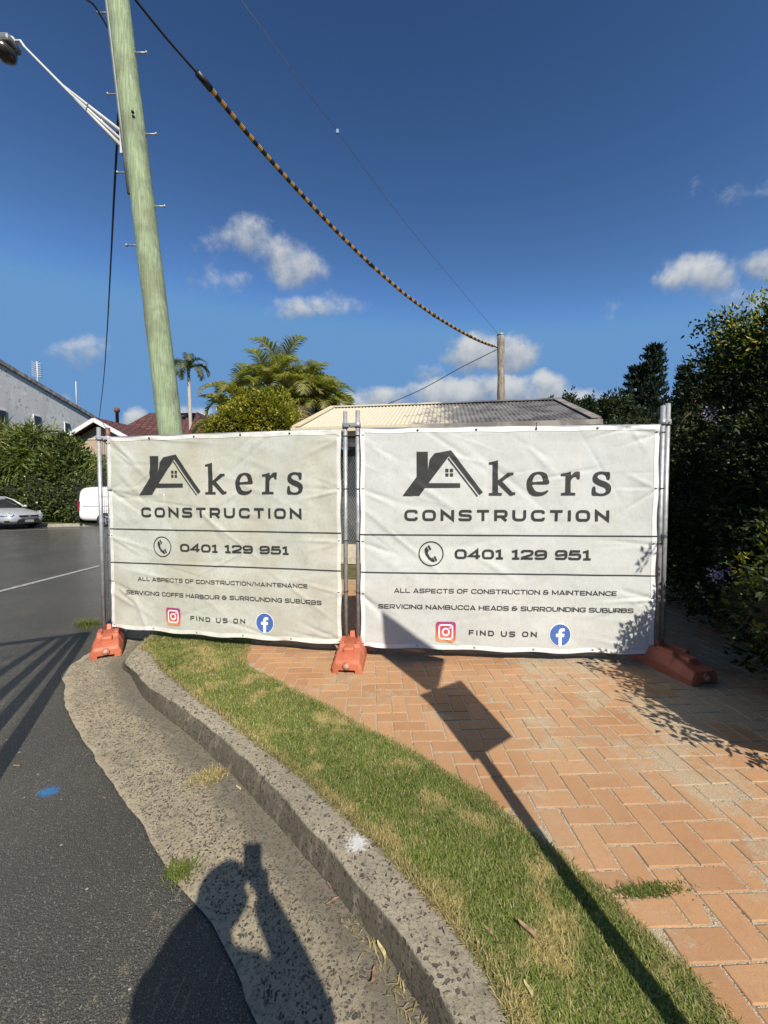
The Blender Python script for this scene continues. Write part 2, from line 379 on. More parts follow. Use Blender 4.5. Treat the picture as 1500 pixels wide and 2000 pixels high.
def m_brick():
    t = NT('paver'); o = t.obj(); r = t.island(); n = t.noise(38, 5, .65); n2 = t.noise(300, 3, .7); big = t.noise(1.5, 4, .55)
    c = t.mix(r, (.375, .19, .088), (.485, .26, .125)); c = t.mix(t.math('MULTIPLY', t.ramp(n, .42, .75), .5), c, (.33, .19, .105)); c = t.mix(t.math('MULTIPLY', t.ramp(big, .3, .75), .55), c, (.46, .31, .185)); c = t.mix(t.math('MULTIPLY', t.ramp(t.noise(9, 5, .7), .5, .8), .45), c, (.30, .165, .085)); c = t.mix(t.math('MULTIPLY', t.ramp(t.noise(90, 4, .75), .55, .75), .5), c, (.50, .36, .23))
    c = t.mix(t.math('MULTIPLY', t.ramp(n2, .52, .68), .6), c, (.27, .165, .095))
    sx = t.new('ShaderNodeSeparateXYZ'); t.l.new(o, sx.inputs[0])
    bias = t.math('MULTIPLY_ADD', t.ramp(sx.outputs[0], .4, 1.9), .16, t.math('MULTIPLY', t.ramp(sx.outputs[1], 1.6, 3.0), .02))
    sand = t.ramp(t.math('ADD', t.math('ADD', t.noise(2.3, 5, .62), t.math('MULTIPLY', t.noise(26, 4, .7), .35)), bias), .76, .92)
    c = t.mix(t.math('MULTIPLY', sand, .85), c, t.mix(t.ramp(t.noise(230, 2), .4, .6), (.30, .235, .15), (.52, .43, .3)))
    t.base(c, .92, 0, .2); t.bump(t.math('ADD', t.math('MULTIPLY', n, .5), t.math('MULTIPLY', n2, .5)), .5, .004); return t.m
def m_sand():
    t = NT('joint_sand'); v = t.voro(260, 'Color'); sp = t.new('ShaderNodeSeparateColor'); t.l.new(v, sp.inputs[0]); d = t.voro(260)
    cr = t.new('ShaderNodeValToRGB'); t.l.new(sp.outputs[0], cr.inputs[0]); e = cr.color_ramp.elements
    e[0].color = (.13, .10, .07, 1); e[1].color = (.50, .41, .29, 1); q = e.new(.2); q.color = (.36, .285, .195, 1)
    t.base(cr.outputs[0], .95, 0, .2); t.bump(d, .5, .004); return t.m
def m_ground(name, a, b, sc=3.0):
    t = NT(name); f = t.noise(sc, 6, .65); g = t.noise(120, 3, .7)
    t.base(t.mix(t.math('MULTIPLY', g, .5), t.mix(t.ramp(f, .3, .7), a, b), tuple(x * .5 for x in a)), .95, 0, .15); t.bump(g, .6, .02); return t.m
M_ASPH = m_asphalt(); M_GUT = m_gutter('gutter_concrete'); M_KERB = m_gutter('kerb_concrete', True)
M_BRICK = m_brick(); M_SAND = m_sand()
M_SOIL = m_ground('verge_soil', (.15, .145, .06), (.30, .24, .13), 14)
M_YARD = m_ground('yard_grass', (.10, .10, .035), (.22, .17, .085), 5)
M_FAR = m_ground('dull_ground', (.06, .075, .03), (.10, .10, .05), .3)
M_LINE = plain('road_paint', (.36, .36, .34), .8, var=.3, scale=26)
M_GALV = NT('galvanised_steel'); M_GALV.base(M_GALV.mix(M_GALV.ramp(M_GALV.noise(26, 5, .6), .3, .7), (.30, .31, .31), (.46, .47, .47)), .5, .45); M_GALV = M_GALV.m
M_RUST = plain('red_oxide_steel', (.25, .12, .085), .7, .2, .3, 40)
M_BLACK = plain('black_plastic', (.014, .014, .014), .5)
M_DARK = plain('dark_void', (.012, .012, .012), .9)
M_BARK = plain('bark', (.13, .095, .065), .9, var=.3, scale=20)

# ------------------------------------------------------------------ ground, road, gutter, kerb, driveway
def resample(pts, n):
    P = [Vector(p) for p in pts]; d = [0]
    for a, b in zip(P, P[1:]): d.append(d[-1] + (b - a).length)
    out = []
    for k in range(n):
        s = d[-1] * k / (n - 1); i = max(0, min(len(P) - 2, next((j for j in range(len(d) - 1) if d[j + 1] >= s), len(P) - 2)))
        out.append(P[i].lerp(P[i + 1], 0 if d[i + 1] == d[i] else (s - d[i]) / (d[i + 1] - d[i])))
    return out
ZK = .125
def line3(px, z): return [G(x, y, z) for x, y in px]
asph_px = [(138, 1300), (127, 1340), (128, 1380), (150, 1425), (190, 1490), (230, 1550), (275, 1612), (320, 1690), (350, 1730), (387, 1773), (411, 1810), (443, 1857), (490, 1973)]
face_px = [(247, 1290), (257, 1323), (283, 1367), (333, 1410), (383, 1450), (417, 1483), (460, 1523), (500, 1567), (540, 1612), (600, 1682), (643, 1733), (680, 1780), (713, 1820), (750, 1860), (780, 1907), (800, 1943), (833, 1997)]
nose_px = [(252, 1277), (267, 1313), (293, 1343), (350, 1377), (400, 1413), (457, 1460), (500, 1500), (550, 1552), (600, 1610), (637, 1647), (683, 1703), (723, 1753), (767, 1803), (813, 1870), (847, 1920), (893, 1997)]
back_px = [(283, 1253), (300, 1280), (320, 1310), (350, 1333), (390, 1367), (430, 1393), (480, 1433), (540, 1478), (603, 1527), (653, 1570), (700, 1613), (750, 1657), (790, 1700), (833, 1747), (873, 1790), (913, 1837), (947, 1887), (987, 1947), (1003, 1997)]
pav_px = [(480, 1290), (540, 1328), (600, 1360), (640, 1380), (697, 1413), (750, 1440), (807, 1470), (853, 1500), (907, 1530), (957, 1563), (1000, 1603), (1050, 1637), (1100, 1677), (1133, 1707), (1180, 1740), (1213, 1780), (1247, 1810), (1300, 1860), (1353, 1907), (1400, 1960), (1430, 1997)]
def ext(L, head, dirtail=1.2):
    d = (L[-1] - L[-3]).normalized(); return [Vector(h) for h in head] + L + [L[-1] + d * dirtail * .5, L[-1] + d * dirtail * 1.2 + Vector((.25, -.15, 0)), L[-1] + d * dirtail * 2 + Vector((.6, -.4, 0))]
def smooth_line(L, n): return resample(catmull(L, sub=5), n)
N_ = 420
kf = line3(face_px, .0); kn = line3(nose_px, ZK); kb = line3(back_px, ZK); ka = line3(asph_px, 0); kp = line3(pav_px, .098)
# beyond the corner block the kerb runs on along the side road, then bends round to the right behind the banners
def corner(L, off):   # continuation away from the viewer, offset to the right of the kerb face line
    x0 = kf[0].x + off; z = L[0].z
    return [Vector((5.0, 14.6 - off, z)), Vector((1.0, 14.5 - off, z)), Vector((-1.2, 13.6 - off * .9, z)), Vector((-2.3, 11.5 - off * .4, z)), Vector((-2.6 + off, 8.5, z)), Vector((-2.62 + off, 6.0, z)), Vector((x0 - .08, 4.6, z))]
KF = smooth_line(ext(kf, corner(kf, 0)), N_); KN = smooth_line(ext(kn, corner(kn, .05)), N_); KB = smooth_line(ext(kb, corner(kb, .19)), N_)
KA = smooth_line(ext(ka, corner(ka, -.45)), N_); 
def pvl(): 
    L = kp; head = [Vector((-1.25, 9.0, L[0].z)), Vector((-1.28, 6.0, L[0].z)), Vector((-1.25, 4.1, L[0].z))]
    return smooth_line(ext(L, head), N_)
KP = pvl()
def strip(rows, name, mat, jit=None):
    mb = MB(); n = len(rows[0])
    for r in rows: mb.v += [tuple(p) for p in r]
    for j in range(len(rows) - 1):
        for i in range(n - 1): mb.f.append([j * n + i, j * n + i + 1, (j + 1) * n + i + 1, (j + 1) * n + i]); mb.mi.append(0); mb.sm.append(True)
    return mb.build(name, mat)
# ground sheet out to the horizon
gm = MB(); gm.add([(-1200, -400, -.06), (1200, -400, -.06), (1200, 2000, -.06), (-1200, 2000, -.06)], [(0, 1, 2, 3)]); struct(gm.build('ground', M_FAR))
# road: near road + side street up to the far kerb
rm = MB(); rm.add([(-70, -12, 0), (3.2, -12, 0), (3.2, 24.2, 0), (-70, 6.3, 0)], [(0, 1, 2, 3)]); struct(rm.build('road', M_ASPH))
# gutter pan (4 mm over the road at the asphalt edge)
def lerp_rows(A, B, fr, dz): return [[a.lerp(b, f) + Vector((0, 0, z)) for a, b in zip(A, B)] for f, z in zip(fr, dz)]
rows = lerp_rows(KA, KF, (0, .25, .5, .75, 1.0), (.005, .012, .014, .011, .008))
for i in range(N_):
    q = KA[i]; d = (KF[i] - q).normalized(); w = mnoise.noise(q * 9) * .012 + mnoise.noise(q * 31) * .012 + mnoise.noise(q * 80) * .012
    rows[0][i] = q + d * w + Vector((0, 0, .005))
go_ = struct(strip(rows, 'gutter', M_GUT)); q_ = go_.data.attributes.new('across', 'FLOAT', 'POINT'); q_.data.foreach_set('value', np.repeat(np.array([0, .25, .5, .75, 1.0], np.float32), N_))
# kerb: upright face, rounded nose, top
kr = [[p + Vector((0, 0, -.02)) for p in KF]]
for (f, dz) in ((0, .03), (.55, .085), (.9, ZK - .016), (1.0, ZK - .005)): kr.append([Vector((a.x + (b.x - a.x) * f, a.y + (b.y - a.y) * f, dz)) for a, b in zip(KF, KN)])
for f in (.06, .2, .5, .8, 1.0): kr.append([a.lerp(b, f) + Vector((0, 0, .0015)) for a, b in zip(KN, KB)])
kr.append([p + Vector((0, 0, -.12)) for p in KB])
for r in kr:
    for i, p in enumerate(r):
        k = mnoise.noise(p * 11) * .006 + mnoise.noise(p * 37) * .004 + mnoise.noise(p * 90) * .003; p.x += k; p.y += k * .6; p.z += mnoise.noise(p * 17) * .003
struct(strip(kr, 'kerb', M_KERB))
# verge: soil strip between kerb and pavers with its cut edge
VB = resample([p for p in KB if p.y < 4.6], N_); VP = resample([p for p in KP if p.y < 4.6], N_)
vr = lerp_rows(VB, VP, (-.02, .15, .4, .7, .93, .985), (-.014, -.014, -.012, -.010, -.008, -.010)); vr.append([p + Vector((0, 0, -.06)) for p in VP])
for r in vr[1:-1]:
    for p in r: p.z += mnoise.noise(p * 7) * .006
for i in range(N_):
    w = mnoise.noise(VP[i] * 8) * .02 + mnoise.noise(VP[i] * 30) * .012
    for r in vr[3:]: r[i].x += w
struct(strip(vr, 'verge', M_SOIL))
# yard under and beyond the driveway
ym = MB(); yard = [p + Vector((.05, 0, 0)) for p in KB[:]]
ring = [(p.x, p.y, .055) for p in KB]; ring += [(40, KB[-1].y, .055), (40, 30, .055), (KB[0].x, 30, .055)]
ym.add(ring, [tuple(range(len(ring)))]); struct(ym.build('yard', M_YARD))
def zd(x, y): return .098 + .012 * max(0, x - .5) if y < 9 else .1
# driveway: herringbone pavers on a bed of sand
LU = .0985; LA = R(2.0); LO = Vector((.868, 1.592)); ux, uy = math.cos(LA) * LU, math.sin(LA) * LU
def lat(u, v): return Vector((LO.x + u * ux + v * uy, LO.y + u * uy - v * ux))
dm = MB(); bx = []
kpy = sorted([(p.y, p.x) for p in KP])
def edge_x(y): return float(np.interp(y, [q[0] for q in kpy], [q[1] for q in kpy]))
for u in range(-42, 50):
    for v in range(-52, 38):
        k = (u - v) % 4     # 90-degree herringbone: k==0 flat brick covers (u,v),(u+1,v); k==3 upright covers (u,v),(u,v+1)
        if k == 0: w, h = 2, 1
        elif k == 3: w, h = 1, 2
        else: continue
        c = lat(u + w / 2, v + h / 2)
        if c.x < edge_x(c.y) - .035 or c.x > 4.6 or c.y > 6.4 or c.y < -1.9: continue
        bx.append((u, v, w, h))
        g = .038 + random.uniform(-.016, .016); z = zd(c.x, c.y) + random.uniform(-.0015, .0015); ro = random.uniform(-.012, .012)
        cs = []
        for (du, dv) in ((g, g), (w - g, g), (w - g, h - g), (g, h - g)):
            p = lat(u + du, v + dv) - c; p = Vector((p.x * math.cos(ro) - p.y * math.sin(ro), p.x * math.sin(ro) + p.y * math.cos(ro))) + c; cs.append(p)
        tx, ty = random.uniform(-.01, .01), random.uniform(-.01, .01); e = .93
        top = [Vector(((q.x - c.x) * (e if w == 1 else .965) + c.x, (q.y - c.y) * (.965 if w == 1 else e) + c.y, z + (q.x - c.x) * tx + (q.y - c.y) * ty)) for q in cs]
        mid = [Vector((q.x, q.y, z - .0025)) for q in cs]; bot = [Vector((q.x, q.y, z - .02)) for q in cs]
        fs = [(3, 2, 1, 0)] + [(i, (i + 1) % 4, 4 + (i + 1) % 4, 4 + i) for i in range(4)] + [(4 + i, 4 + (i + 1) % 4, 8 + (i + 1) % 4, 8 + i) for i in range(4)]
        dm.add(top + mid + bot, fs, 0)
sv = []; sf = []; nx_, ny_ = 26, 52
for j in range(ny_):
    y = -1.95 + 8.45 * j / (ny_ - 1); x0 = edge_x(y) - .03
    for i in range(nx_):
        x = x0 + (4.7 - x0) * i / (nx_ - 1); sv.append((x, y, zd(x, y) - .0028 + .0016 * mnoise.noise(Vector((x * 5, y * 5, 0)))))
for j in range(ny_ - 1):
    for i in range(nx_ - 1): sf.append((j * nx_ + i, j * nx_ + i + 1, (j + 1) * nx_ + i + 1, (j + 1) * nx_ + i))
dm.add(sv, sf, 1, True); struct(dm.build('driveway', [M_BRICK, M_SAND]))

# far side of the street: kerb, nature strip, road markings
FK0 = G(100, 1029, 0); FD = Vector((.97, .235, 0)).normalized(); FN = Vector((-FD.y, FD.x, 0))
fk = MB(); a, b = FK0 - FD * 50, FK0 + FD * 24
fk.bar(a + FN * .1 + Vector((0, 0, .055)), b + FN * .1 + Vector((0, 0, .055)), .2, .17); struct(fk.build('far_kerb', plain('far_kerb_concrete', (.34, .31, .26), .9, var=.15)))
ns = MB(); ns.add([a + FN * .2 + Vector((0, 0, .12)), b + FN * .2 + Vector((0, 0, .12)), b + FN * 14 + Vector((0, 0, .5)), a + FN * 14 + Vector((0, 0, .5))], [(0, 1, 2, 3)])
struct(ns.build('nature_strip', m_ground('nature_strip_grass', (.075, .12, .025), (.13, .17, .05), 4)))
def paint_line(name, p, q, w):
    m = MB(); p, q = Vector(p), Vector(q); d = (q - p).normalized(); n = Vector((-d.y, d.x, 0)) * w / 2; z = Vector((0, 0, .004))
    m.add([p - n + z, q - n + z, q + n + z, p + n + z], [(0, 1, 2, 3)]); return struct(m.build(name, M_LINE))
e0, e1 = G(0, 1037, 0), G(195, 1030.5, 0); paint_line('edge_marking', e0 - (e1 - e0) * 3, e1 + (e1 - e0) * 1.0, .13)
c0, c1 = G(0, 1155, 0), G(195, 1105, 0); paint_line('centre_marking', c0 - (c1 - c0) * 1.5, c1, .11)

# ------------------------------------------------------------------ grass
M_GRASS = leafmat('grass_blade', [(.11, .16, .03), (.30, .35, .08), (.18, .25, .05), (.40, .41, .13), (.60, .50, .26), (.13, .19, .035)], .55, .4, .25, patch=(4.2, .50, .63, (.60, .47, .24)))
M_STRAW = leafmat('dry_grass', [(.44, .34, .16), (.58, .46, .24), (.34, .26, .12), (.28, .27, .1)], .7, .25, .1)
def blades(P, h, w, lean=.5):
    n = len(P); az = RNG.uniform(0, 2 * np.pi, n); hh = h * RNG.uniform(.5, 1.3, n); ww = w * RNG.uniform(.7, 1.3, n)
    d = np.stack([np.cos(az), np.sin(az), np.zeros(n)], 1); s = np.stack([-np.sin(az), np.cos(az), np.zeros(n)], 1)
    ln = (RNG.random(n) ** .7 * lean * 2)[:, None]; up = np.array([0, 0, 1.])
    hh, ww = hh[:, None], ww[:, None]; v = np.empty((n, 5, 3))
    m = P + up * hh * .55 / np.sqrt(1 + (ln * .6) ** 2) + d * hh * .35 * ln; t = m + (up * .45 / (1 + ln) + d * .5 * ln) * hh
    v[:, 0] = P - s * ww / 2; v[:, 1] = P + s * ww / 2; v[:, 2] = m + s * ww * .4; v[:, 3] = m - s * ww * .4; v[:, 4] = t
    i = np.arange(n)[:, None] * 5
    return v.reshape(-1, 3), [np.hstack([i, i + 1, i + 2, i + 3]), np.hstack([i + 3, i + 2, i + 4])]
def strip_pts(A, B, n, f0, f1, zoff, i0=0, i1=None, bias=1.0):
    i1 = i1 or len(A) - 1; a = np.array([tuple(p) for p in A]); b = np.array([tuple(p) for p in B])
    seg = np.linalg.norm(np.diff((a + b) / 2, axis=0), axis=1) * np.linalg.norm((b - a)[:-1], axis=1); seg[:i0] = 0; seg[i1:] = 0
    ctr = (a + b)[:-1] / 2; dist = np.maximum(1.0, np.hypot(ctr[:, 0], ctr[:, 1])); seg = seg / dist ** bias
    k = RNG.choice(len(seg), n, p=seg / seg.sum()); t = RNG.random(n)[:, None]; f = RNG.uniform(f0, f1, n)[:, None]
    pa = a[k] * (1 - t) + a[k + 1] * t; pb = b[k] * (1 - t) + b[k + 1] * t; P = pa * (1 - f) + pb * f; P[:, 2] += zoff; return P
P = strip_pts(VB, VP, 230000, .0, 1.0, -.006, bias=1.25)
keep = (P[:, 1] > .3) & (P[:, 1] < 5.5); P = P[keep]
nn = np.array([mnoise.noise(Vector(p) * 2.6) + .8 * mnoise.noise(Vector(p) * 11) for p in P]); P = P[RNG.random(len(P)) < np.clip(1.0 + nn * .8, .16, 1)]
va, fa = blades(P, .025, .0033, 1.0)
stuff(np_obj('verge_grass', va, fa, M_GRASS), 'clipped green and straw grass on the curved verge beside the kerb', 'grass')
# ragged dry fringe along the kerb back and the paver edge, dry clumps in the gutter
P1 = strip_pts(VB, VP, 9000, -.03, .06, .0); P1 = P1[(P1[:, 1] > .3) & (P1[:, 1] < 4.2)]
P2 = strip_pts(VB, VP, 8000, .94, 1.015, -.004); P2 = P2[(P2[:, 1] > .3) & (P2[:, 1] < 4.0)]
va, fa = blades(np.concatenate([P1, P2]), .026, .003, .9); stuff(np_obj('dry_fringe', va, fa, M_STRAW), 'dry straw fringe along both edges of the grass verge', 'dry grass')
def clump(name, px, py, z, rx, ry, n, h, mat, label, cat, rot=0.0, lean=.9):
    c = G(px, py, z); q = RNG.normal(0, 1, (n, 2)) * .5; ca, sa = math.cos(rot), math.sin(rot)
    P = np.stack([c.x + (q[:, 0] * rx * ca - q[:, 1] * ry * sa), c.y + (q[:, 0] * rx * sa + q[:, 1] * ry * ca), np.full(n, z)], 1)
    va, fa = blades(P, h, .0035, lean); return tag(np_obj(name, va, fa, mat), label, cat)
M_WEED = leafmat('weed_blade', [(.12, .17, .03), (.2, .24, .06), (.34, .3, .1)], .6, .3, .2)
clump('dead_grass_clump', 408, 1517, .012, .085, .06, 420, .022, M_STRAW, 'pile of dead yellow grass lying in the gutter against the kerb', 'dead grass', .5, 1.6)
clump('weed_tuft', 352, 1706, .006, .05, .04, 260, .035, M_WEED, 'small weed tuft at the asphalt edge beside the shadow of the photographer', 'weed')
clump('weed_tuft', 172, 1222, .0, .13, .06, 380, .1, M_WEED, 'tall weed tuft growing behind the orange block in the gutter', 'weed', 0, .8)
clump('weed_tuft', 1268, 1741, .1, .13, .022, 900, .014, M_WEED, 'flat green weed growing in the joint between the front pavers', 'weed', .05, 1.2)
P = strip_pts(KF, KA, 1500, .0, .14, .012); P = P[(P[:, 1] < 1.32) & (P[:, 1] > .4)]
va, fa = blades(P, .018, .003, 1.5); stuff(np_obj('gutter_litter', va, fa, M_STRAW), 'dry grass clippings collected at the foot of the near kerb', 'dry grass')

# fallen gum leaves
M_LEAFL = plain('dead_leaf', (.31, .185, .11), .7, var=.25, scale=30); M_LEAFY = plain('pale_dead_leaf', (.5, .43, .2), .7, var=.2, scale=30)
def leaf_mesh():
    mb = MB(); n = 6; vs = []; 
    for i in range(n + 1):
        t = i / n; w = .0085 * math.sin(math.pi * min(1, t * .93 + .04)) ** .8; y = .07 * t - .035; cv = .006 * math.sin(t * 5) ; z = .004 + .008 * (t - .5) ** 2 * 2
        vs += [(-w + cv, y, z + .003), (cv, y, z), (w + cv, y, z + .003)]
    fs = []
    for i in range(n): fs += [(3 * i, 3 * i + 1, 3 * i + 4, 3 * i + 3), (3 * i + 1, 3 * i + 2, 3 * i + 5, 3 * i + 4)]
    mb.add(vs, fs, 0, True); return mb
LEAVES = [(643, 1732, .016, .3, 0, 'small pinkish dead leaf in the gutter by the kerb, farthest of its row', .8),
          (650, 1762, .016, 1.9, 0, 'curled pinkish dead leaf lying flat in the gutter below the kerb', 1.0),
          (745, 1858, .018, .4, 1, 'pale yellow leaf leaning at the foot of the kerb', 1.1),
          (729, 1910, .018, -.3, 0, 'long pinkish dead leaf on the dry clippings in the gutter', 1.1),
          (466, 1540, .016, .8, 1, 'yellow green leaf in the gutter beside the dead grass pile', .8),
          (955, 1820, .13, .5, 0, 'short tan leaf lying on the grass near a bare patch', .8),
          (1030, 1818, .13, .6, 0, 'long brown leaf lying on the grass verge by the pole shadow', 1.3),
          (1033, 1935, .13, .1, 1, 'pale tan leaf standing in the grass nearest the camera', .9),
          (33, 1497, .006, 1.2, 0, 'reddish leaf on the asphalt beside the fence shadow', .9),
          (203, 1559, .006, 1.0, 0, 'tiny pink leaf on the asphalt near the blue paint spot', .5)]
lm0 = leaf_mesh()
for i, (px, py, z, rz, k, lab, s) in enumerate(LEAVES):
    o = lm0.build('fallen_leaf', (M_LEAFL, M_LEAFY)[k]); o.location = G(px, py, z); o.rotation_euler = (random.uniform(-.2, .2), random.uniform(-.2, .2), rz); o.scale = (s * .72,) * 3
    tag(o, lab, 'leaf', 'fallen leaves on the ground')

# ------------------------------------------------------------------ fence panels, banners, feet
ZB, ZT = .205, 2.035      # banner bottom / top
A0, A1 = Vector((-2.655, 3.82, 0)), Vector((-.328, 3.363, 0))
B0, B1 = Vector((-.2206, 3.331, 0)), Vector((2.215, 3.159, 0))
M_WIRE = plain('fence_wire', (.3, .31, .31), .5, .6)
def fence_panel(name, label, p, q, ztop0=2.19, ztop1=2.19, rust0=False, zfoot=.05, hang=0.0):
    d = (q - p); L = d.length; rz = math.atan2(d.y, d.x)
    t = thing('temporary_fence_panel', label, 'fence panel', (p.x, p.y, zfoot), rz, 'galvanised temporary fence panels')
    z0 = lambda z: z - zfoot
    for x, zt, ru in ((0, ztop0, rust0), (L, ztop1, False)):
        m = MB(); m.tube([(x, 0, z0(zfoot + .06)), (x, 0, z0(zt))], .0185, 12)
        if ru: m.tube([(x, 0, z0(zt) - .13), (x, 0, z0(zt) + .002)], .0195, 12, 1)
        m.build('post', [M_GALV, M_RUST], t)
    for z in (2.03, .2):
        m = MB(); m.tube([(.0, 0, z0(z)), (L, 0, z0(z))], .0165, 10); m.build('rail', M_GALV, t)
    m = MB(); k = int(L / .06)
    for i in range(1, k): x = L * i / k; m.tube([(x, .004, z0(.2)), (x, .004, z0(2.03))], .0018, 4, cap=False)
    for j in range(1, 13): z = .2 + 1.83 * j / 13; m.tube([(0, .008, z0(z)), (L, .008, z0(z))], .0018, 4, cap=False)
    m.build('wire_mesh', M_WIRE, t); return t
fence_panel('a', 'galvanised fence panel carrying the stained cream banner', A0, A1, 2.13, 2.19, True)
fence_panel('b', 'galvanised fence panel carrying the clean white banner', B0, B1, 2.19, 2.19)
C0 = D(200, 1100, 3.80); C0.z = 0; C1 = Vector((-3.46, 5.75, 0))
fence_panel('c', 'bare fence panel seen edge on, running back from the block in the gutter', C0, C1, 2.13, 2.1, False, .03)
E0 = D(1299, 1000, 3.17); E0.z = 0; E1 = E0 + Vector((1.35, 1.98, 0))
fence_panel('d', 'bare fence panel running back beside the dark hedge', E0, E1, 2.21, 2.15, False, .1)
def coupler(p, q, z, label):
    t = thing('fence_coupler', label, 'coupler', ((p.x + q.x) / 2, (p.y + q.y) / 2, z), 0, 'couplers joining fence posts')
    c = (p + q) / 2; a, b = p - c, q - c; a.z = b.z = 0
    for w in (a, b): m = MB(); m.lathe([(.0195, -.022), (.026, -.022), (.026, .022), (.0195, .022)], w, (0, 0, 1), 14); m.build('collar', M_GALV, t)
    m = MB(); d = (b - a).normalized(); s = Vector((-d.y, d.x, 0)); m.bar(a - s * .028, b - s * .028, .006, .03); m.bar(a + s * .028, b + s * .028, .006, .03)
    m.tube([-s * .045, s * .045], .006, 6); m.build('clamp_plate', M_GALV, t)
coupler(A1, B0, 2.07, 'steel coupler joining the two posts between the banners')
coupler(C0, A0, 2.03, 'steel coupler beside the red tipped post above the gutter')
coupler(B1, E0, 2.06, 'steel coupler at the top of the posts beside the dark hedge')

# orange plastic feet
t = NT('orange_plastic'); t.base(t.mix(t.ramp(t.noise(9, 5, .6), .3, .75), (.40, .105, .052), (.52, .16, .085)), .5, 0, .4)
t.bump(t.noise(160, 3), .15, .003); M_ORANGE = t.m
M_PLUG = plain('grey_plug', (.36, .33, .26), .6)
def fence_block(label, c, rz, z):
    t = thing('fence_block', label, 'fence block', (c.x, c.y, z), rz, 'orange fence blocks')
    # long axis = local y; stations (y, half width bottom, half width top, height)
    st = [(-.295, .105, .085, .075), (-.285, .118, .098, .10), (-.2, .122, .096, .128), (-.13, .122, .088, .142), (-.11, .122, .088, .165), (.11, .122, .088, .165), (.13, .122, .088, .142), (.2, .122, .096, .128), (.285, .118, .098, .10), (.295, .105, .085, .075)]
    m = MB(); vs = []; fs = []
    for (y, wb, wt, h) in st:
        lift = .026 if abs(y) > .28 else (.026 if abs(y) > .2 else 0)
        vs += [(-wb, y, .0), (-wb, y, h * .45), (-wt, y, h * .93), (-wt * .9, y, h), (wt * .9, y, h), (wt, y, h * .93), (wb, y, h * .45), (wb, y, .0), (wb * .62, y, .0), (wb * .6, y, lift), (-wb * .6, y, lift), (-wb * .62, y, .0)]
    n = 12
    for i in range(len(st) - 1):
        for k in range(n): fs.append((i * n + k, i * n + (k + 1) % n, (i + 1) * n + (k + 1) % n, (i + 1) * n + k))
    fs.append(tuple(range(n))); fs.append(tuple(range((len(st) - 1) * n, len(st) * n)))
    m.add(vs, fs); m.build('foot_body', M_ORANGE, t, bevel=.007)
    m = MB(); m.box((0, -.155, .140), (.085, .10, .05)); m.build('grip', M_ORANGE, t, bevel=.012)
    for s in (-1, 1): m = MB(); m.box((s * .066, -.04, .168), (.04, .14, .03)); m.build('post_socket', M_ORANGE, t, bevel=.008)
    m = MB(); m.prism([(.03, .12), (.13, .12), (.12, .185), (.08, .215)], (0.0, 0, 0), .05, (0, 1, 0), (0, 0, 1)); m.build('handle', M_ORANGE, t, bevel=.008)
    m = MB(); m.lathe([(.031, 0), (.031, .012), (.024, .014)], (0, -.293, .062), (0, -1, 0), 18); m.build('plug_ring', M_ORANGE, t)
    m = MB(); m.lathe([(.019, 0), (.019, .014), (.012, .018)], (0, -.296, .062), (0, -1, 0), 14); m.build('plug', M_PLUG, t)
    return t
f1 = fence_block('sunlit orange fence block between the two banners', Vector(((A1.x + B0.x) / 2, (A1.y + B0.y) / 2 - .05, 0)), R(-3), .099)
F2 = (C0 + A0) / 2
f2 = fence_block('sunlit orange fence block standing in the concrete gutter', F2 + Vector((.035, -.05, 0)), R(30), .012)
F3 = (B1 + E0) / 2
f3 = fence_block('shaded dark orange fence block turned sideways beside the hedge', F3 + Vector((.0, -.10, 0)), R(14), .112)

# ---- banners
BW = [(A1 - A0).length, (B1 - B0).length]
def homog(src, dst):
    A = []
    for (x, y), (u, v) in zip(src, dst):
        A.append([x, y, 1, 0, 0, 0, -u * x, -u * y, -u]); A.append([0, 0, 0, x, y, 1, -v * x, -v * y, -v])
    H = np.linalg.svd(np.array(A, float))[2][-1].reshape(3, 3)
    return lambda x, y: (lambda q: (q[0] / q[2], q[1] / q[2]))(H @ np.array([x, y, 1.]))
HGT = ZT - ZB
UW = [.0, .0]
COR = [[(218, 857), (672, 841), (673, 1256), (222, 1224)], [(702, 836), (1288, 831), (1276, 1276), (700, 1258)]]
U0 = [.025, .025]; W_ = [BW[0] - .05, BW[1] - .065]
HM = [homog(COR[i], [(0, HGT), (W_[i], HGT), (W_[i], 0), (0, 0)]) for i in (0, 1)]
def banner_mat(name, col, stain, amt, seed):
    t = NT(name); o = t.obj(); vn = t.new('ShaderNodeMapping'); t.l.new(o, vn.inputs[0]); vn.inputs['Location'].default_value = (seed, seed, seed); q = vn.outputs[0]
    a = t.noise(1.7, 5, .6, q); b = t.noise(60, 3, .6, t.scalevec(q, (3, 3, .35))); c2 = t.noise(7, 6, .7, q); s3 = t.noise(60, 3, .6, t.scalevec(q, (.3, .3, 3)))
    c = t.mix(t.math('MULTIPLY', t.ramp(a, .35, .7), amt), col, stain)
    c = t.mix(t.math('MULTIPLY', t.ramp(c2, .5, .75), amt * .6), c, tuple(x * .82 for x in stain))
    c = t.mix(t.math('MULTIPLY', t.ramp(t.noise(34, 5, .75, q), .48, .68), .22 + amt * .16), c, tuple(x * .74 for x in stain)); c = t.mix(t.math('MULTIPLY', t.ramp(b, .42, .68), .34), c, tuple(x * .78 for x in col)); c = t.mix(t.math('MULTIPLY', t.ramp(s3, .5, .75), .14), c, tuple(x * .8 for x in col))
    t.base(c, .75, 0, .25); t.bump(t.math('ADD', b, s3), .12, .004)
    return t
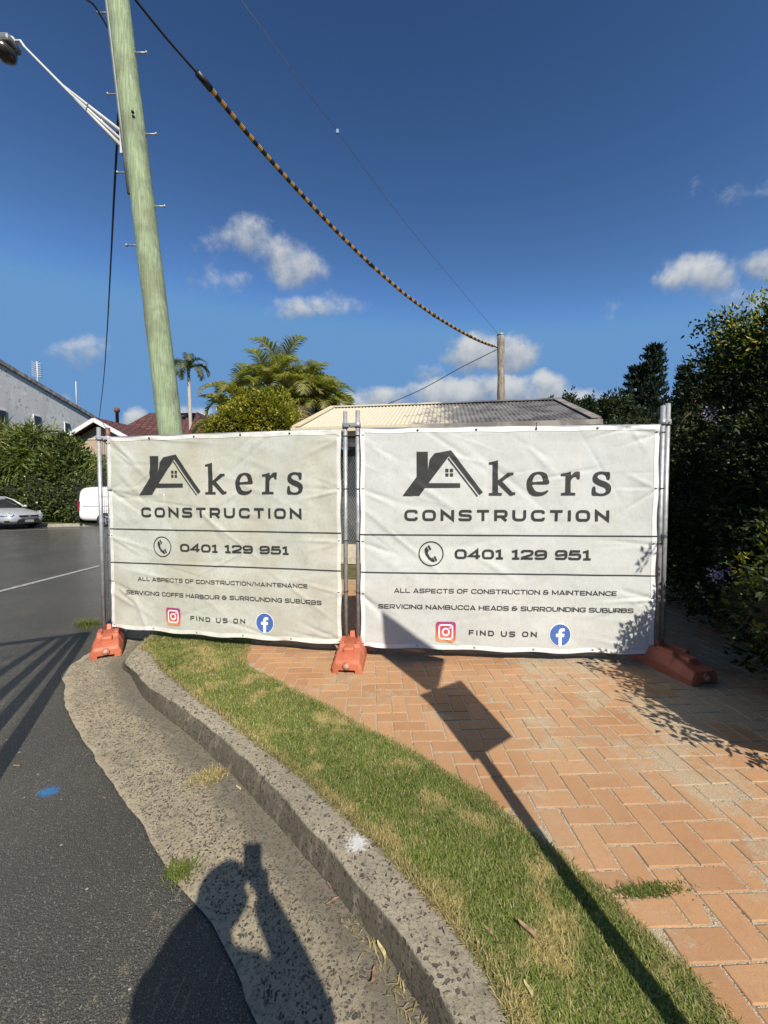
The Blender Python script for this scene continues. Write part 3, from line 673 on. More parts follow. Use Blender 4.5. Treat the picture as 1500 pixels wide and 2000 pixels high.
def holed(t, trans=.07, tl=.12):
    tr = t.new('ShaderNodeBsdfTransparent'); tb = t.new('ShaderNodeBsdfTranslucent'); tb.inputs[0].default_value = (.7, .7, .66, 1)
    m1 = t.new('ShaderNodeMixShader'); m1.inputs[0].default_value = tl; t.l.new(t.b.outputs[0], m1.inputs[1]); t.l.new(tb.outputs[0], m1.inputs[2])
    m2 = t.new('ShaderNodeMixShader'); m2.inputs[0].default_value = trans; t.l.new(m1.outputs[0], m2.inputs[1]); t.l.new(tr.outputs[0], m2.inputs[2])
    t.l.new(m2.outputs[0], t.out.inputs[0]); return t.m
M_BAN = [holed(banner_mat('stained_banner_mesh', (.64, .64, .565), (.50, .48, .36), .85, 3.0)), holed(banner_mat('white_banner_mesh', (.66, .675, .65), (.57, .575, .52), .6, 9.0))]
M_HEM = [plain('banner_hem_stained', (.68, .665, .60), .7, var=.06), plain('banner_hem', (.71, .715, .70), .7, var=.05)]
def inkmat(name, c, tr=.06):
    t = NT(name); n = t.noise(170, 3, .6); t.base(t.mix(t.ramp(n, .4, .75), c, tuple(min(1, x * 1.35 + .012) for x in c)), .7, 0, .25); return holed(t, tr, .0)
M_INK = inkmat('black_print', (.03, .031, .03)); M_INK2 = M_INK
M_BLUE = inkmat('blue_print', (.055, .125, .36), .02); M_WHITE = inkmat('white_print', (.78, .78, .78), .02)
t = NT('sunset_print'); o_ = t.new('ShaderNodeTexCoord').outputs['Generated']; sx = t.new('ShaderNodeSeparateXYZ'); t.l.new(o_, sx.inputs[0])
cr = t.new('ShaderNodeValToRGB'); t.l.new(t.math('ADD', t.math('MULTIPLY', sx.outputs[2], .85), t.math('MULTIPLY', sx.outputs[0], .15)), cr.inputs[0]); e = cr.color_ramp.elements
e[0].color = (.66, .34, .13, 1); e[1].color = (.28, .06, .2, 1); q = e.new(.35); q.color = (.56, .13, .09, 1); q = e.new(.68); q.color = (.46, .05, .12, 1)
t.base(cr.outputs[0], .7, 0, .25); M_SUNSET = t.m

FOLDS = [[], []]
rr = random.Random(5)
for b in (0, 1):
    W = W_[b]
    for k in range(44):
        u, v = rr.uniform(0, W), rr.uniform(0, HGT); an = rr.choice([rr.gauss(-.55, .25), rr.gauss(-.1, .25), rr.gauss(.5, .3)])
        FOLDS[b].append((u, v, math.cos(an), math.sin(an), rr.uniform(.12, .5), rr.uniform(.007, .03), rr.uniform(-.0082, .0082)))
    for z in (1.76, 1.32, .88, .44, .03):   # pulls from the ties
        for side in (0, 1):
            for j in range(3):
                an = rr.gauss(-.45, .2) + (0 if side == 0 else math.pi + .9 * rr.random()); u = 0 if side == 0 else W
                FOLDS[b].append((u + math.cos(an) * .14, z + math.sin(an) * .14, math.cos(an), math.sin(an), rr.uniform(.15, .34), rr.uniform(.012, .022), rr.uniform(.004, .010) * rr.choice((-1, 1))))
def wrinkle(b, u, v):
    w = .016 * mnoise.noise(Vector((u * 1.3, v * 1.5, b * 7 + .3))) + .009 * mnoise.noise(Vector((u * 3.4, v * 3.1, b * 5 + 2))) + .0026 * mnoise.noise(Vector((u * 10, v * 12, b)))
    for (fu, fv, c, s, L, wd, a) in FOLDS[b]:
        du, dv = u - fu, v - fv; al = du * c + dv * s; ac = -du * s + dv * c
        if abs(al) < L * 1.6 and abs(ac) < wd * 3: w += a * math.exp(-(ac / wd) ** 2 - (al / L) ** 2 * 1.4)
    ed = min(1, min(u, W_[b] - u) / .05 + .25, min(v, HGT - v) / .05 + .25) if False else 1
    return w - .03
def conf(b, u, v, off):
    W = W_[b]; fu = u / W; z = v; x = u
    lo, hi = max(0, 1 - v / .22), max(0, 1 - (HGT - v) / .16)
    z -= lo * (.011 * math.sin(math.pi * fu) - .006 * math.cos(10 * math.pi * fu) + .004 * mnoise.noise(Vector((u * 2.1, b * 3, 0))))
    z -= hi * .0055 * (1 - math.cos(10 * math.pi * fu)) * (.7 + .6 * mnoise.noise(Vector((u * 1.7, 4 + b, 0))))
    for side, e in ((fu * W, 1), (W - fu * W, -1)):
        k = max(0, 1 - side / .12); x += e * k * .006 * (1 - math.cos(2 * math.pi * (v - .02) / .44)) * .6
    return (U0[b] + x, wrinkle(b, u, v) - off - .006, z)
def banner_sheet(b):
    p, q = ((A0, A1), (B0, B1))[b]; d = q - p
    lab = ['stained cream builder banner tied to the fence beside the gutter', 'clean white builder banner tied to the fence beside the dark hedge'][b]
    t = thing('banner', lab, 'banner', (p.x, p.y, ZB), math.atan2(d.y, d.x), 'builder banners tied to the fence')
    nu, nv = 200, 156; m = MB()
    for j in range(nv + 1):
        for i in range(nu + 1): m.v.append(conf(b, W_[b] * i / nu, HGT * j / nv, 0))
    for j in range(nv):
        for i in range(nu): k = j * (nu + 1) + i; m.f.append([k, k + 1, k + nu + 2, k + nu + 1]); m.mi.append(0); m.sm.append(True)
    m.build('sheet', M_BAN[b], t)
    m = MB(); hw = .036; W = W_[b]
    for (u0, u1, v0, v1, n1, n2) in ((0, hw, 0, HGT, 1, 110), (W - hw, W, 0, HGT, 1, 110), (hw, W - hw, HGT - hw, HGT, 130, 1), (hw, W - hw, 0, hw, 130, 1)):
        n1 = max(n1, 2); n2 = max(n2, 2); vs = [conf(b, u0 + (u1 - u0) * i / n1, v0 + (v1 - v0) * j / n2, .0022) for j in range(n2 + 1) for i in range(n1 + 1)]
        m.add(vs, [(j * (n1 + 1) + i, j * (n1 + 1) + i + 1, (j + 1) * (n1 + 1) + i + 1, (j + 1) * (n1 + 1) + i) for j in range(n2) for i in range(n1)], 0, True)
    m.build('hem', M_HEM[b], t)
    for v in (1.775, 1.33, .89, .45, .02):    # cable ties round the posts, both sides
        for side in (0, 1):
            u = .018 if side == 0 else W - .018; x0 = -U0[b] if side == 0 else BW[b] - U0[b]; x0 += U0[b]
            a = Vector(conf(b, u, v, .004)); e = 1 if side == 0 else -1; k = MB(); px_ = x0
            k.tube([a + Vector((.012 * e, -.004, .003)), a, Vector(((a.x + px_) / 2, -.024, a.z)), Vector((px_ - .012 * e, -.021, a.z + .002)), Vector((px_ - .024 * e, 0, a.z + .003)), Vector((px_, .024, a.z + .003))], .003, 5); k.build('cable_tie', M_BLACK, t)
    for i in range(1, 5):                     # eyelets along top and bottom
        for v in (HGT - .02, .02):
            u = W * i / 5; a = Vector(conf(b, u, v, .0035)); k = MB(); k.lathe([(.004, 0), (.009, 0), (.009, .002), (.004, .003)], a, (0, -1, 0), 10); k.build('eyelet', M_BLACK if v > 1 else M_GALV, t)
    k = MB(); u = W * .6; a = Vector(conf(b, u, HGT - .015, .004)); k.tube([a, a + Vector((0, -.004, .02)), a + Vector((0, .0, .045))], .003, 5); k.build('cable_tie', M_BLACK, t)
    return t
BT = [banner_sheet(0), banner_sheet(1)]
def print_part(b, name, tris, mat, off=.0045, step=.035):
    """tris: list of (verts2d, faces); lays them on the banner"""
    bm = bmesh.new()
    for tr in tris:
        vs, fs = tr[:2]; ex = tr[2] if len(tr) > 2 else 0
        bv = [bm.verts.new((x, ex, y)) for x, y in vs]
        for f in fs:
            try: bm.faces.new([bv[i] for i in f])
            except ValueError: pass
    bmesh.ops.triangulate(bm, faces=bm.faces)
    for _ in range(6):
        es = [e for e in bm.edges if e.calc_length() > step]
        if not es: break
        bmesh.ops.subdivide_edges(bm, edges=es, cuts=1); bmesh.ops.triangulate(bm, faces=[f for f in bm.faces if len(f.verts) > 3])
    for v in bm.verts: v.co = conf(b, v.co.x, v.co.z, off + v.co.y)
    me = bpy.data.meshes.new(name); bm.to_mesh(me); bm.free(); me.materials.append(mat)
    o = bpy.data.objects.new(name, me); COL.objects.link(o); o.parent = BT[b]; return o
def curve_fill(loops):
    cu = bpy.data.curves.new('tmp', 'CURVE'); cu.dimensions = '2D'; cu.fill_mode = 'BOTH'
    for L in loops:
        s = cu.splines.new('POLY'); s.points.add(len(L) - 1); s.use_cyclic_u = True
        for p, (x, y) in zip(s.points, L): p.co = (x, y, 0, 1)
    return to2d(cu)
def to2d(cu):
    ob = bpy.data.objects.new('tmp', cu); COL.objects.link(ob); bpy.context.view_layer.update()
    me = bpy.data.meshes.new_from_object(ob.evaluated_get(bpy.context.evaluated_depsgraph_get()))
    vs = [(v.co.x, v.co.y) for v in me.vertices]; fs = [tuple(p.vertices) for p in me.polygons]
    bpy.data.objects.remove(ob); bpy.data.curves.remove(cu); bpy.data.meshes.remove(me); return vs, fs
# wide sans lettering drawn as strokes on a cap height of 1: points are (x, y[, corner radius])
l_, r_, b_, t_, m_ = .1, 1.03, .1, .9, .5
GLYPH = {
 'A': (1.15, [[(.08, 0), (.575, .95), (1.07, 0)], [(.26, .25), (.89, .25)]]),
 'B': (1.13, [[(l_, m_), (.96, m_, .19), (.96, t_, .19), (l_, t_), (l_, b_), (r_, b_, .2), (r_, m_, .2), (.8, m_)]]),
 'C': (1.13, [[(r_, .67), (r_, t_, .2), (l_, t_, .36), (l_, b_, .36), (r_, b_, .2), (r_, .33)]]),
 'D': (1.13, [[(.4, b_), (l_, b_), (l_, t_), (r_, t_, .38), (r_, b_, .38), (.38, b_)]]),
 'E': (1.0, [[(.98, t_), (l_, t_), (l_, b_), (.98, b_)], [(l_, m_), (.9, m_)]]),
 'F': (.98, [[(.96, t_), (l_, t_), (l_, 0)], [(l_, .47), (.88, .47)]]),
 'G': (1.15, [[(r_, .70), (r_, t_, .2), (l_, t_, .36), (l_, b_, .36), (r_, b_, .2), (r_, .46), (.62, .46)]]),
 'H': (1.13, [[(l_, 0), (l_, 1)], [(r_, 0), (r_, 1)], [(l_, m_), (r_, m_)]]),
 'I': (.2, [[(.1, 0), (.1, 1)]]),
 'K': (1.1, [[(l_, 0), (l_, 1)], [(1.0, 1), (.3, .48), (1.04, 0)]]),
 'L': (.98, [[(l_, 1), (l_, b_), (.96, b_)]]),
 'M': (1.3, [[(l_, 0), (l_, .9), (.65, .16), (1.2, .9), (1.2, 0)]]),
 'N': (1.13, [[(l_, 0), (l_, .88), (r_, .12), (r_, 1)]]),
 'O': (1.16, [[(.58, b_), (l_, b_, .36), (l_, t_, .36), (1.06, t_, .36), (1.06, b_, .36), (.56, b_)]]),
 'P': (1.08, [[(l_, 0), (l_, t_), (1.0, t_, .22), (1.0, .4, .22), (l_, .4)]]),
 'R': (1.1, [[(l_, 0), (l_, t_), (1.0, t_, .22), (1.0, .4, .22), (l_, .4)], [(.6, .4), (1.02, 0)]]),
 'S': (1.1, [[(.99, .75), (.99, t_, .14), (l_, t_, .18), (l_, .52, .18), (1.0, .48, .18), (1.0, b_, .18), (.08, b_, .14), (.08, .25)]]),
 'T': (1.08, [[(.02, t_), (1.06, t_)], [(.54, t_), (.54, 0)]]),
 'U': (1.13, [[(l_, 1), (l_, b_, .34), (r_, b_, .34), (r_, 1)]]),
 'V': (1.13, [[(.06, 1), (.565, .06), (1.07, 1)]]),
 '0': (1.08, [[(.54, b_), (l_, b_, .36), (l_, t_, .36), (.98, t_, .36), (.98, b_, .36), (.52, b_)]]),
 '1': (.72, [[(.04, .78), (.40, .9), (.40, .0)], [(.06, .08), (.70, .08)]]),
 '2': (1.08, [[(.1, .66), (.1, t_, .2), (.98, t_, .2), (.98, .52, .2), (.12, .2), (.1, b_), (1.04, b_)]]),
 '4': (1.14, [[(.82, 0), (.82, .93), (.1, .3), (1.1, .3)]]),
 '5': (1.08, [[(.98, t_), (.2, t_), (.14, .56), (.98, .58, .22), (.98, b_, .22), (.08, b_, .18), (.08, .28)]]),
 '9': (1.08, [[(.96, .55), (.1, .42, .2), (.1, t_, .24), (.98, t_, .24), (.98, b_, .3), (.12, b_, .15), (.12, .24)]]),
 '&': (1.14, [[(.9, t_), (.16, t_, .16), (.16, .53, .16), (.62, .53)], [(.62, .53), (.08, .53, .18), (.08, b_, .18), (.86, b_, .2), (.86, .66)], [(.62, .44), (1.12, .44)]]),
 '/': (.6, [[(.04, -.08), (.56, 1.06)]])}
def round_path(P):
    out = []
    for i, p in enumerate(P):
        r = p[2] if len(p) > 2 else 0
        if not r or i in (0, len(P) - 1): out.append(Vector(p[:2])); continue
        c = Vector(p[:2]); a = Vector(P[i - 1][:2]) - c; b = Vector(P[i + 1][:2]) - c
        ra, rb = min(r, a.length * .499), min(r, b.length * .499); a = c + a.normalized() * ra; b = c + b.normalized() * rb
        for k in range(7): t = k / 6; out.append(a * (1 - t) ** 2 + c * (2 * t * (1 - t)) + b * t * t)
    return out
def stroke_strip(pts, t):
    q = []
    for p in pts:
        if not q or (p - q[-1]).length > 1e-4: q.append(p)
    vs = []; n = len(q)
    for i, p in enumerate(q):
        d0 = (q[i] - q[i - 1]).normalized() if i else None; d1 = (q[i + 1] - q[i]).normalized() if i < n - 1 else None
        if d0 is None: d0 = d1
        if d1 is None: d1 = d0
        n0, n1 = Vector((-d0.y, d0.x)), Vector((-d1.y, d1.x)); mt = n0 + n1
        mt = n0 if mt.length < .2 else mt.normalized(); k = min(2.4, 1 / max(.3, mt.dot(n0)))
        vs += [tuple(p + mt * (t / 2 * k)), tuple(p - mt * (t / 2 * k))]
    return vs, [(2 * i, 2 * i + 2, 2 * i + 3, 2 * i + 1) for i in range(n - 1)]
def text2d(txt, space, stroke, gap):
    x = 0.0; out = []; k = 0
    for ch in txt:
        if ch == ' ': x += gap; continue
        w, st = GLYPH[ch]
        for P in st:
            k += 1; vs, fs = stroke_strip(round_path(P), stroke); out.append(([(x + a, b) for a, b in vs], fs, .00012 * (k % 4)))
        x += w + space
    return out
def fit(trs, u0, u1, v0, v1):
    a = np.array([p for t in trs for p in t[0]]); lo, hi = (a[:, 0].min(), 0.0), (a[:, 0].max(), 1.0)
    return [([(u0 + (u1 - u0) * (x - lo[0]) / (hi[0] - lo[0]), v0 + (v1 - v0) * y) for x, y in vs], fs, o) for vs, fs, o in trs]
def circ(cx, cy, r, n=40, ry=None): return [(cx + r * math.cos(2 * math.pi * k / n), cy + (ry or r) * math.sin(2 * math.pi * k / n)) for k in range(n)]
def rsq(cx, cy, h, r, n=6):
    P = []
    for sx_, sy_, a in ((1, 1, 0), (-1, 1, 90), (-1, -1, 180), (1, -1, 270)):
        for k in range(n + 1): t = R(a + 90 * k / n); P.append((cx + sx_ * (h - r) + r * math.cos(t), cy + sy_ * (h - r) + r * math.sin(t)))
    return P
# logo and serif letters, traced in close-ups of the right banner
lg = lambda P: [(770 + x / 7.5, 860 + y / 7.5) for x, y in P]
kx = lambda P: [(930 + x / 5.357, 880 + y / 5.357) for x, y in P]
cat2 = lambda P: [(p.x, p.y) for p in catmull([(x, y, 0) for x, y in P], True, 4)]
LOGO = [[lg([(315, 160), (480, 160), (480, 440), (505, 270), (580, 182), (820, 140), (1285, 750), (1235, 790), (792, 222), (772, 240), (762, 258), (487, 615), (950, 618), (950, 683), (435, 685), (350, 800), (105, 800), (315, 520)])],
        [lg([(782, 246), (1212, 803), (1200, 818), (768, 262)])]] + [[lg([(x, y), (x + 46, y), (x + 46, y + 47), (x, y + 47)])] for x in (735, 802) for y in (407, 473)]
KERS = [[kx([(127, 118), (180, 108), (222, 95), (222, 305), (318, 232), (318, 226), (383, 225), (383, 250), (352, 256), (265, 318), (370, 430), (400, 430), (397, 455), (345, 468), (220, 345), (220, 435), (260, 437), (258, 465), (122, 463), (125, 437), (162, 435), (167, 140), (127, 140)])],
        [kx(cat2([(748, 345), (748, 300), (730, 245), (690, 222), (640, 218), (575, 235), (530, 290), (518, 350), (530, 415), (570, 460), (635, 472), (700, 458), (742, 425), (732, 410), (700, 425), (660, 430), (615, 420), (590, 390), (580, 352), (660, 350)])), kx(cat2([(582, 322), (640, 320), (688, 315), (683, 275), (660, 248), (625, 246), (596, 272)]))],
        [kx([(878, 240), (935, 232), (980, 218), (985, 255), (1020, 224), (1050, 217), (1078, 222), (1072, 298), (1048, 298), (1035, 272), (1005, 277), (978, 312), (975, 435), (1027, 440), (1025, 465), (875, 465), (875, 440), (918, 435), (925, 265), (880, 265)])],
        [kx(cat2([(1393, 230), (1390, 300), (1362, 298), (1350, 262), (1310, 246), (1272, 256), (1264, 280), (1290, 303), (1350, 325), (1398, 358), (1405, 400), (1385, 445), (1330, 470), (1260, 470), (1203, 460), (1210, 380), (1238, 380), (1247, 430), (1290, 447), (1332, 440), (1350, 415), (1335, 387), (1280, 365), (1222, 330), (1210, 285), (1232, 240), (1290, 218), (1350, 222)]))]]
def uv_loops(L, fn): return [[[fn(*p) for p in loop] for loop in g] for g in L]
LOGO_UV = uv_loops(LOGO, HM[1]); KERS_UV = uv_loops(KERS, HM[1])
allp = np.array([p for g in LOGO_UV + KERS_UV for l in g for p in l]); lo1, hi1 = allp.min(0), allp.max(0)
c1l = lambda x, y: (210 + x / 3.191, 850 + y / 3.191); c2r = lambda x, y: (690 + x / 2.381, 810 + y / 2.381)
lo0 = HM[0](*c1l(225, 379)); hi0 = HM[0](*c1l(1240, 140)); hi0 = (hi0[0], HM[0](*c1l(440, 126))[1])
def remap(L): return [[[(lo0[0] + (x - lo1[0]) / (hi1[0] - lo1[0]) * (hi0[0] - lo0[0]), lo0[1] + (y - lo1[1]) / (hi1[1] - lo1[1]) * (hi0[1] - lo0[1])) for x, y in l] for l in g] for g in L]
def box_uv(b, l, r, tl, trr):   # baseline left/right, cap tops, in close-up pixels
    fn = (c1l, c2r)[b]; P = [HM[b](*fn(*p)) for p in (l, r, tl, trr)]; v0 = (P[0][1] + P[1][1]) / 2; v1 = (P[2][1] + P[3][1]) / 2
    return (P[0][0] + P[2][0]) / 2, (P[1][0] + P[3][0]) / 2, v0, v1
TXT = [[('company_lettering', 'CONSTRUCTION', (232, 510), (1230, 518), (232, 451), (1230, 456), .45, .245, 1),
        ('phone_number', '0401 129 951', (470, 722), (1145, 740), (470, 675), (1145, 690), .13, .235, .62),
        ('service_lettering', 'ALL ASPECTS OF CONSTRUCTION/MAINTENANCE', (205, 903), (1262, 949), (205, 879), (1262, 922), .13, .175, .5),
        ('area_lettering', 'SERVICING COFFS HARBOUR & SURROUNDING SUBURBS', (130, 985), (1352, 1053), (130, 961), (1352, 1024), .12, .185, .5),
        ('invitation_lettering', 'FIND US ON', (535, 1146), (872, 1167), (535, 1119), (872, 1139), .52, .22, .9)],
       [('company_lettering', 'CONSTRUCTION', (232, 486), (1185, 494), (232, 437), (1185, 443), .45, .245, 1),
        ('phone_number', '0401 129 951', (465, 663), (1100, 673), (465, 620), (1100, 628), .13, .235, .62),
        ('service_lettering', 'ALL ASPECTS OF CONSTRUCTION & MAINTENANCE', (182, 817), (1222, 840), (182, 796), (1222, 818), .13, .175, .5),
        ('area_lettering', 'SERVICING NAMBUCCA HEADS & SURROUNDING SUBURBS', (108, 889), (1300, 921), (108, 868), (1300, 899), .12, .185, .5),
        ('invitation_lettering', 'FIND US ON', (530, 1017), (845, 1024), (530, 992), (845, 1002), .52, .22, .9)]]
RULES = [[((35, 582), (1472, 608)), ((38, 789), (1475, 840))], [((27, 548), (1405, 566)), ((27, 721), (1402, 750))]]
ICONS = [[(359, 693, 60), (425, 1122, 48), (993, 1162, 55)], [(355, 639, 58), (422, 1000, 46), (955, 1015, 48)]]
px2r = lambda P: [(800 + x / 3.947, 1040 + y / 3.947) for x, y in P]
HAND = [[(105, 118), (112, 104), (121, 98), (139, 131), (131, 140), (131, 152), (146, 178), (160, 189), (169, 183), (187, 213), (178, 219), (163, 216), (138, 198), (115, 165), (106, 138)], [(126, 93), (139, 86), (158, 119), (145, 127)], [(173, 178), (187, 171), (204, 205), (192, 213)]]
for b in (0, 1):
    L = LOGO_UV if b else remap(LOGO_UV); K = KERS_UV if b else remap(KERS_UV)
    print_part(b, 'house_logo', [curve_fill(g) for g in L], M_INK); print_part(b, 'name_lettering', [curve_fill(g) for g in K], M_INK)
    for (nm, s, l, r, tl, tr_, sp_, bo, wd) in TXT[b]:
        u0, u1, v0, v1 = box_uv(b, l, r, tl, tr_); print_part(b, nm, fit(text2d(s, sp_, bo, wd), u0, u1, v0, v1), M_INK)
    for (l, r) in RULES[b]:
        fn = (c1l, c2r)[b]; v = (HM[b](*fn(*l))[1] + HM[b](*fn(*r))[1]) / 2; W = W_[b]; n = 60
        vs = [(W * i / n, v + dz) for i in range(n + 1) for dz in (-.0052, .0052)]
        print_part(b, 'rule_line', [(vs, [(2 * i, 2 * i + 2, 2 * i + 3, 2 * i + 1) for i in range(n)])], M_INK)
    fn = (c1l, c2r)[b]; (ax_, ay_, ar), (bx_, by_, br), (cx_, cy_, cr_) = ICONS[b]
    def uvr(x, y, r): c = HM[b](*fn(x, y)); e = HM[b](*fn(x + r, y)); f_ = HM[b](*fn(x, y - r)); return c[0], c[1], (math.hypot(e[0] - c[0], e[1] - c[1]) + math.hypot(f_[0] - c[0], f_[1] - c[1])) / 2
    cx, cy, r = uvr(ax_, ay_, ar); parts = [curve_fill([circ(cx, cy, r), circ(cx, cy, r * .91)])]
    for h in HAND: parts.append(curve_fill([[(cx + (x - 155) / 97 * r, cy - (y - 153) / 97 * r) for x, y in h]]))
    print_part(b, 'telephone_icon', parts, M_INK)
    cx, cy, r = uvr(bx_, by_, br)
    o = print_part(b, 'photo_icon', [curve_fill([rsq(cx, cy, r, r * .28)])], M_SUNSET)
    print_part(b, 'camera_outline', [curve_fill([rsq(cx, cy, r * .74, r * .3), rsq(cx, cy, r * .6, r * .2)]), curve_fill([circ(cx, cy, r * .4), circ(cx, cy, r * .25)]), curve_fill([circ(cx + r * .42, cy + r * .42, r * .09, 14)])], M_WHITE, .006).parent = o
    bpy.data.objects[o.name].children[0].matrix_parent_inverse = Matrix.Identity(4)
    cx, cy, r = uvr(cx_, cy_, cr_)
    print_part(b, 'badge_border', [curve_fill([circ(cx, cy, r * 1.05), circ(cx, cy, r * .99)])], M_WHITE, .0042)
    o = print_part(b, 'round_badge', [curve_fill([circ(cx, cy, r * .99)])], M_BLUE)
    fl = [(-.17, -.98), (-.17, -.18), (-.42, -.18), (-.42, .12), (-.17, .12), (-.17, .3), (-.08, .52), (.1, .62), (.3, .63), (.42, .6), (.42, .36), (.26, .36), (.17, .3), (.14, .2), (.14, .12), (.4, .12), (.36, -.18), (.14, -.18), (.14, -.99)]
    q = print_part(b, 'badge_letter', [curve_fill([[(cx + x * r, cy + y * r) for x, y in fl]])], M_WHITE, .006); q.parent = o

# ------------------------------------------------------------------ green power pole with street lamp
t = NT('green_treated_timber'); o_ = t.obj(); g1 = t.noise(14, 6, .65, t.scalevec(o_, (5, 5, .25))); g2 = t.noise(3, 5, .6); g3 = t.noise(60, 5, .7, t.scalevec(o_, (6, 6, .3)))
c = t.mix(t.ramp(g1, .3, .72), (.20, .265, .145), (.41, .48, .31)); c = t.mix(t.math('MULTIPLY', t.ramp(g2, .42, .66), .6), c, (.17, .175, .115)); c = t.mix(t.math('MULTIPLY', t.ramp(g3, .62, .75), .6), c, (.46, .46, .33)); c = t.mix(t.math('MULTIPLY', t.ramp(g3, .38, .28), .6), c, (.1, .14, .07))
t.base(c, .85, 0, .2); t.bump(t.math('ADD', g1, t.math('MULTIPLY', g3, .6)), .5, .02); M_GREEN = t.m
PY = 4.85
pole = thing('power_pole', 'leaning green treated timber power pole with step bolts', 'power pole', (0, 0, 0))
pb, pt = D(334, 850, PY), D(231, 0, PY - .0)
def pole_at(z): k = (z - pb.z) / (pt.z - pb.z); return pb.lerp(pt, k)
p0, p9 = pole_at(-.05), pole_at(9.6)
m = MB(); m.tube([pole_at(-.05 + 9.65 * i / 40) + Vector((mnoise.noise(Vector((i * .7, 0, 0))) * .008, 0, 0)) for i in range(41)], [.146 - .038 * i / 40 + .004 * mnoise.noise(Vector((i * .9, 5, 0))) for i in range(41)], 28); m.build('shaft', M_GREEN, pole)
for (px, py, s) in ((278, 103, 1), (297, 262, 1), (316, 403, 1), (194, 25, -1), (215, 184, -1), (238, 337, -1), (257, 479, -1)):
    c = D(px, py, PY); ax = pole_at(c.z); a = ax + Vector((.09 * s, 0, 0)); e = ax + Vector((.255 * s, 0, 0.0)); m = MB()
    m.tube([a, e], .0085, 8); m.lathe([(.008, -.006), (.018, -.004), (.018, .008), (.008, .012)], e, (s, 0, 0), 8); m.build('step_bolt', M_GALV, pole)
m = MB(); m.tube([pole_at(z) + Vector((-.128 + .006 * (z - 5), -.04, 0)) for z in (5.05, 6, 7, 8, 9.4)], .022, 8); m.build('conduit', plain('grey_conduit', (.16, .165, .17), .5), pole)
for (px, py) in ((273, 240), (224, 4)):
    c = D(px, py, PY); a = pole_at(c.z); dirv = Vector((c.x - a.x, -.16, 0)); m = MB(); m.lathe([(.008, 0), (.018, .003), (.018, .012), (.008, .014), (.008, .03)], a + Vector((c.x - a.x, -.122, 0)), (0, -1, 0), 8); m.build('bolt', M_DARK, pole)
lamp = thing('street_lamp', 'street lamp on a pale steel bracket arm beside the green pole', 'street lamp', (0, 0, 0))
M_ARM = plain('pale_arm_steel', (.55, .55, .53), .6, 0, var=.04)
ab = D(238, 285, PY - .02); ae = D(48, 92, PY + .35); at_ = D(236, 262, PY - .02)
mid = ab.lerp(ae, .55)
m = MB(); m.tube([ab.lerp(at_, .5), ab.lerp(ae, .5), ae, D(40, 80, PY + .36), D(30, 80, PY + .36), D(22, 92, PY + .36)], [.02, .017, .015, .015, .015, .015], 10); m.build('arm', M_ARM, lamp)
m2_ = ab.lerp(ae, .62); m = MB(); m.tube([ab - Vector((0, 0, .01)), m2_], [.026, .012], 8); m.tube([at_ + Vector((0, 0, .03)), m2_], [.024, .012], 8); m.bar(ab.lerp(m2_, .3), at_.lerp(m2_, .3) + Vector((0, 0, .04)), .012, .02); m.build('brace', M_ARM, lamp)
m = MB(); m.box(pole_at((ab.z + at_.z) / 2) + Vector((-.14, 0, 0)), (.03, .1, .34)); m.build('mounting_plate', M_ARM, lamp)
hc = D(12, 96, PY + .36); m = MB()
m.add([], []); m.box(hc + Vector((-.03, .0, .06)), (.30, .2, .1)); m.build('lamp_head', plain('grey_lamp_housing', (.2, .21, .21), .5, .2), lamp, bevel=.03)
m = MB(); m.lathe([(.11, 0), (.125, -.04), (.115, -.1), (.07, -.135), (.02, -.145)], hc + Vector((-.02, 0, .012)), (0, 0, 1), 20); m.build('lens', plain('smoky_lens', (.05, .04, .035), .25, var=.2, spec=.5), lamp)
m = MB(); m.lathe([(.0, .12), (.03, .115), (.035, .08), (.035, .05)], hc + Vector((.08, 0, .02)), (0, 0, 1), 12); m.build('sensor_cap', plain('white_sensor', (.7, .7, .68), .5), lamp)

# ------------------------------------------------------------------ weathered pole and cables
t = NT('weathered_timber'); o_ = t.obj(); g = t.noise(9, 6, .7, t.scalevec(o_, (5, 5, .35))); g2 = t.noise(2.5, 4)
c = t.mix(t.ramp(g, .32, .66), (.13, .10, .075), (.44, .38, .30)); c = t.mix(t.math('MULTIPLY', t.ramp(g2, .5, .66), .5), c, (.1, .08, .065)); t.base(c, .9); t.bump(g, .8, .04); M_OLD = t.m
HP = D(978, 660, 12.0); hz = HP.z + .1
m = MB(); pts = []; rs = []
for i in range(24):
    k = i / 23; pts.append((HP.x + .12 - .12 * k + .035 * mnoise.noise(Vector((k * 6, 1, 0))), HP.y, -.05 + (hz + .05) * k)); rs.append(.125 - .025 * k + .014 * mnoise.noise(Vector((k * 9, 7, 0))))
hp = thing('service_pole', 'weathered bare timber service pole behind the iron roof', 'pole'); m.tube(pts, rs, 16); m.build('shaft', M_OLD, hp)
m = MB(); m.lathe([(.105, -.03), (.11, -.03), (.11, .01), (.02, .018)], (pts[-1][0], pts[-1][1], pts[-1][2]), (0, 0, 1), 16); m.build('metal_cap', M_GALV, hp)
m = MB(); m.tube([(HP.x - .08, HP.y, D(972, 679, 12).z), (HP.x - .2, HP.y, D(972, 675, 12).z + .02)], .02, 8); m.build('hook', M_GALV, hp)
M_CABLE = plain('black_cable', (.012, .013, .016), .6)
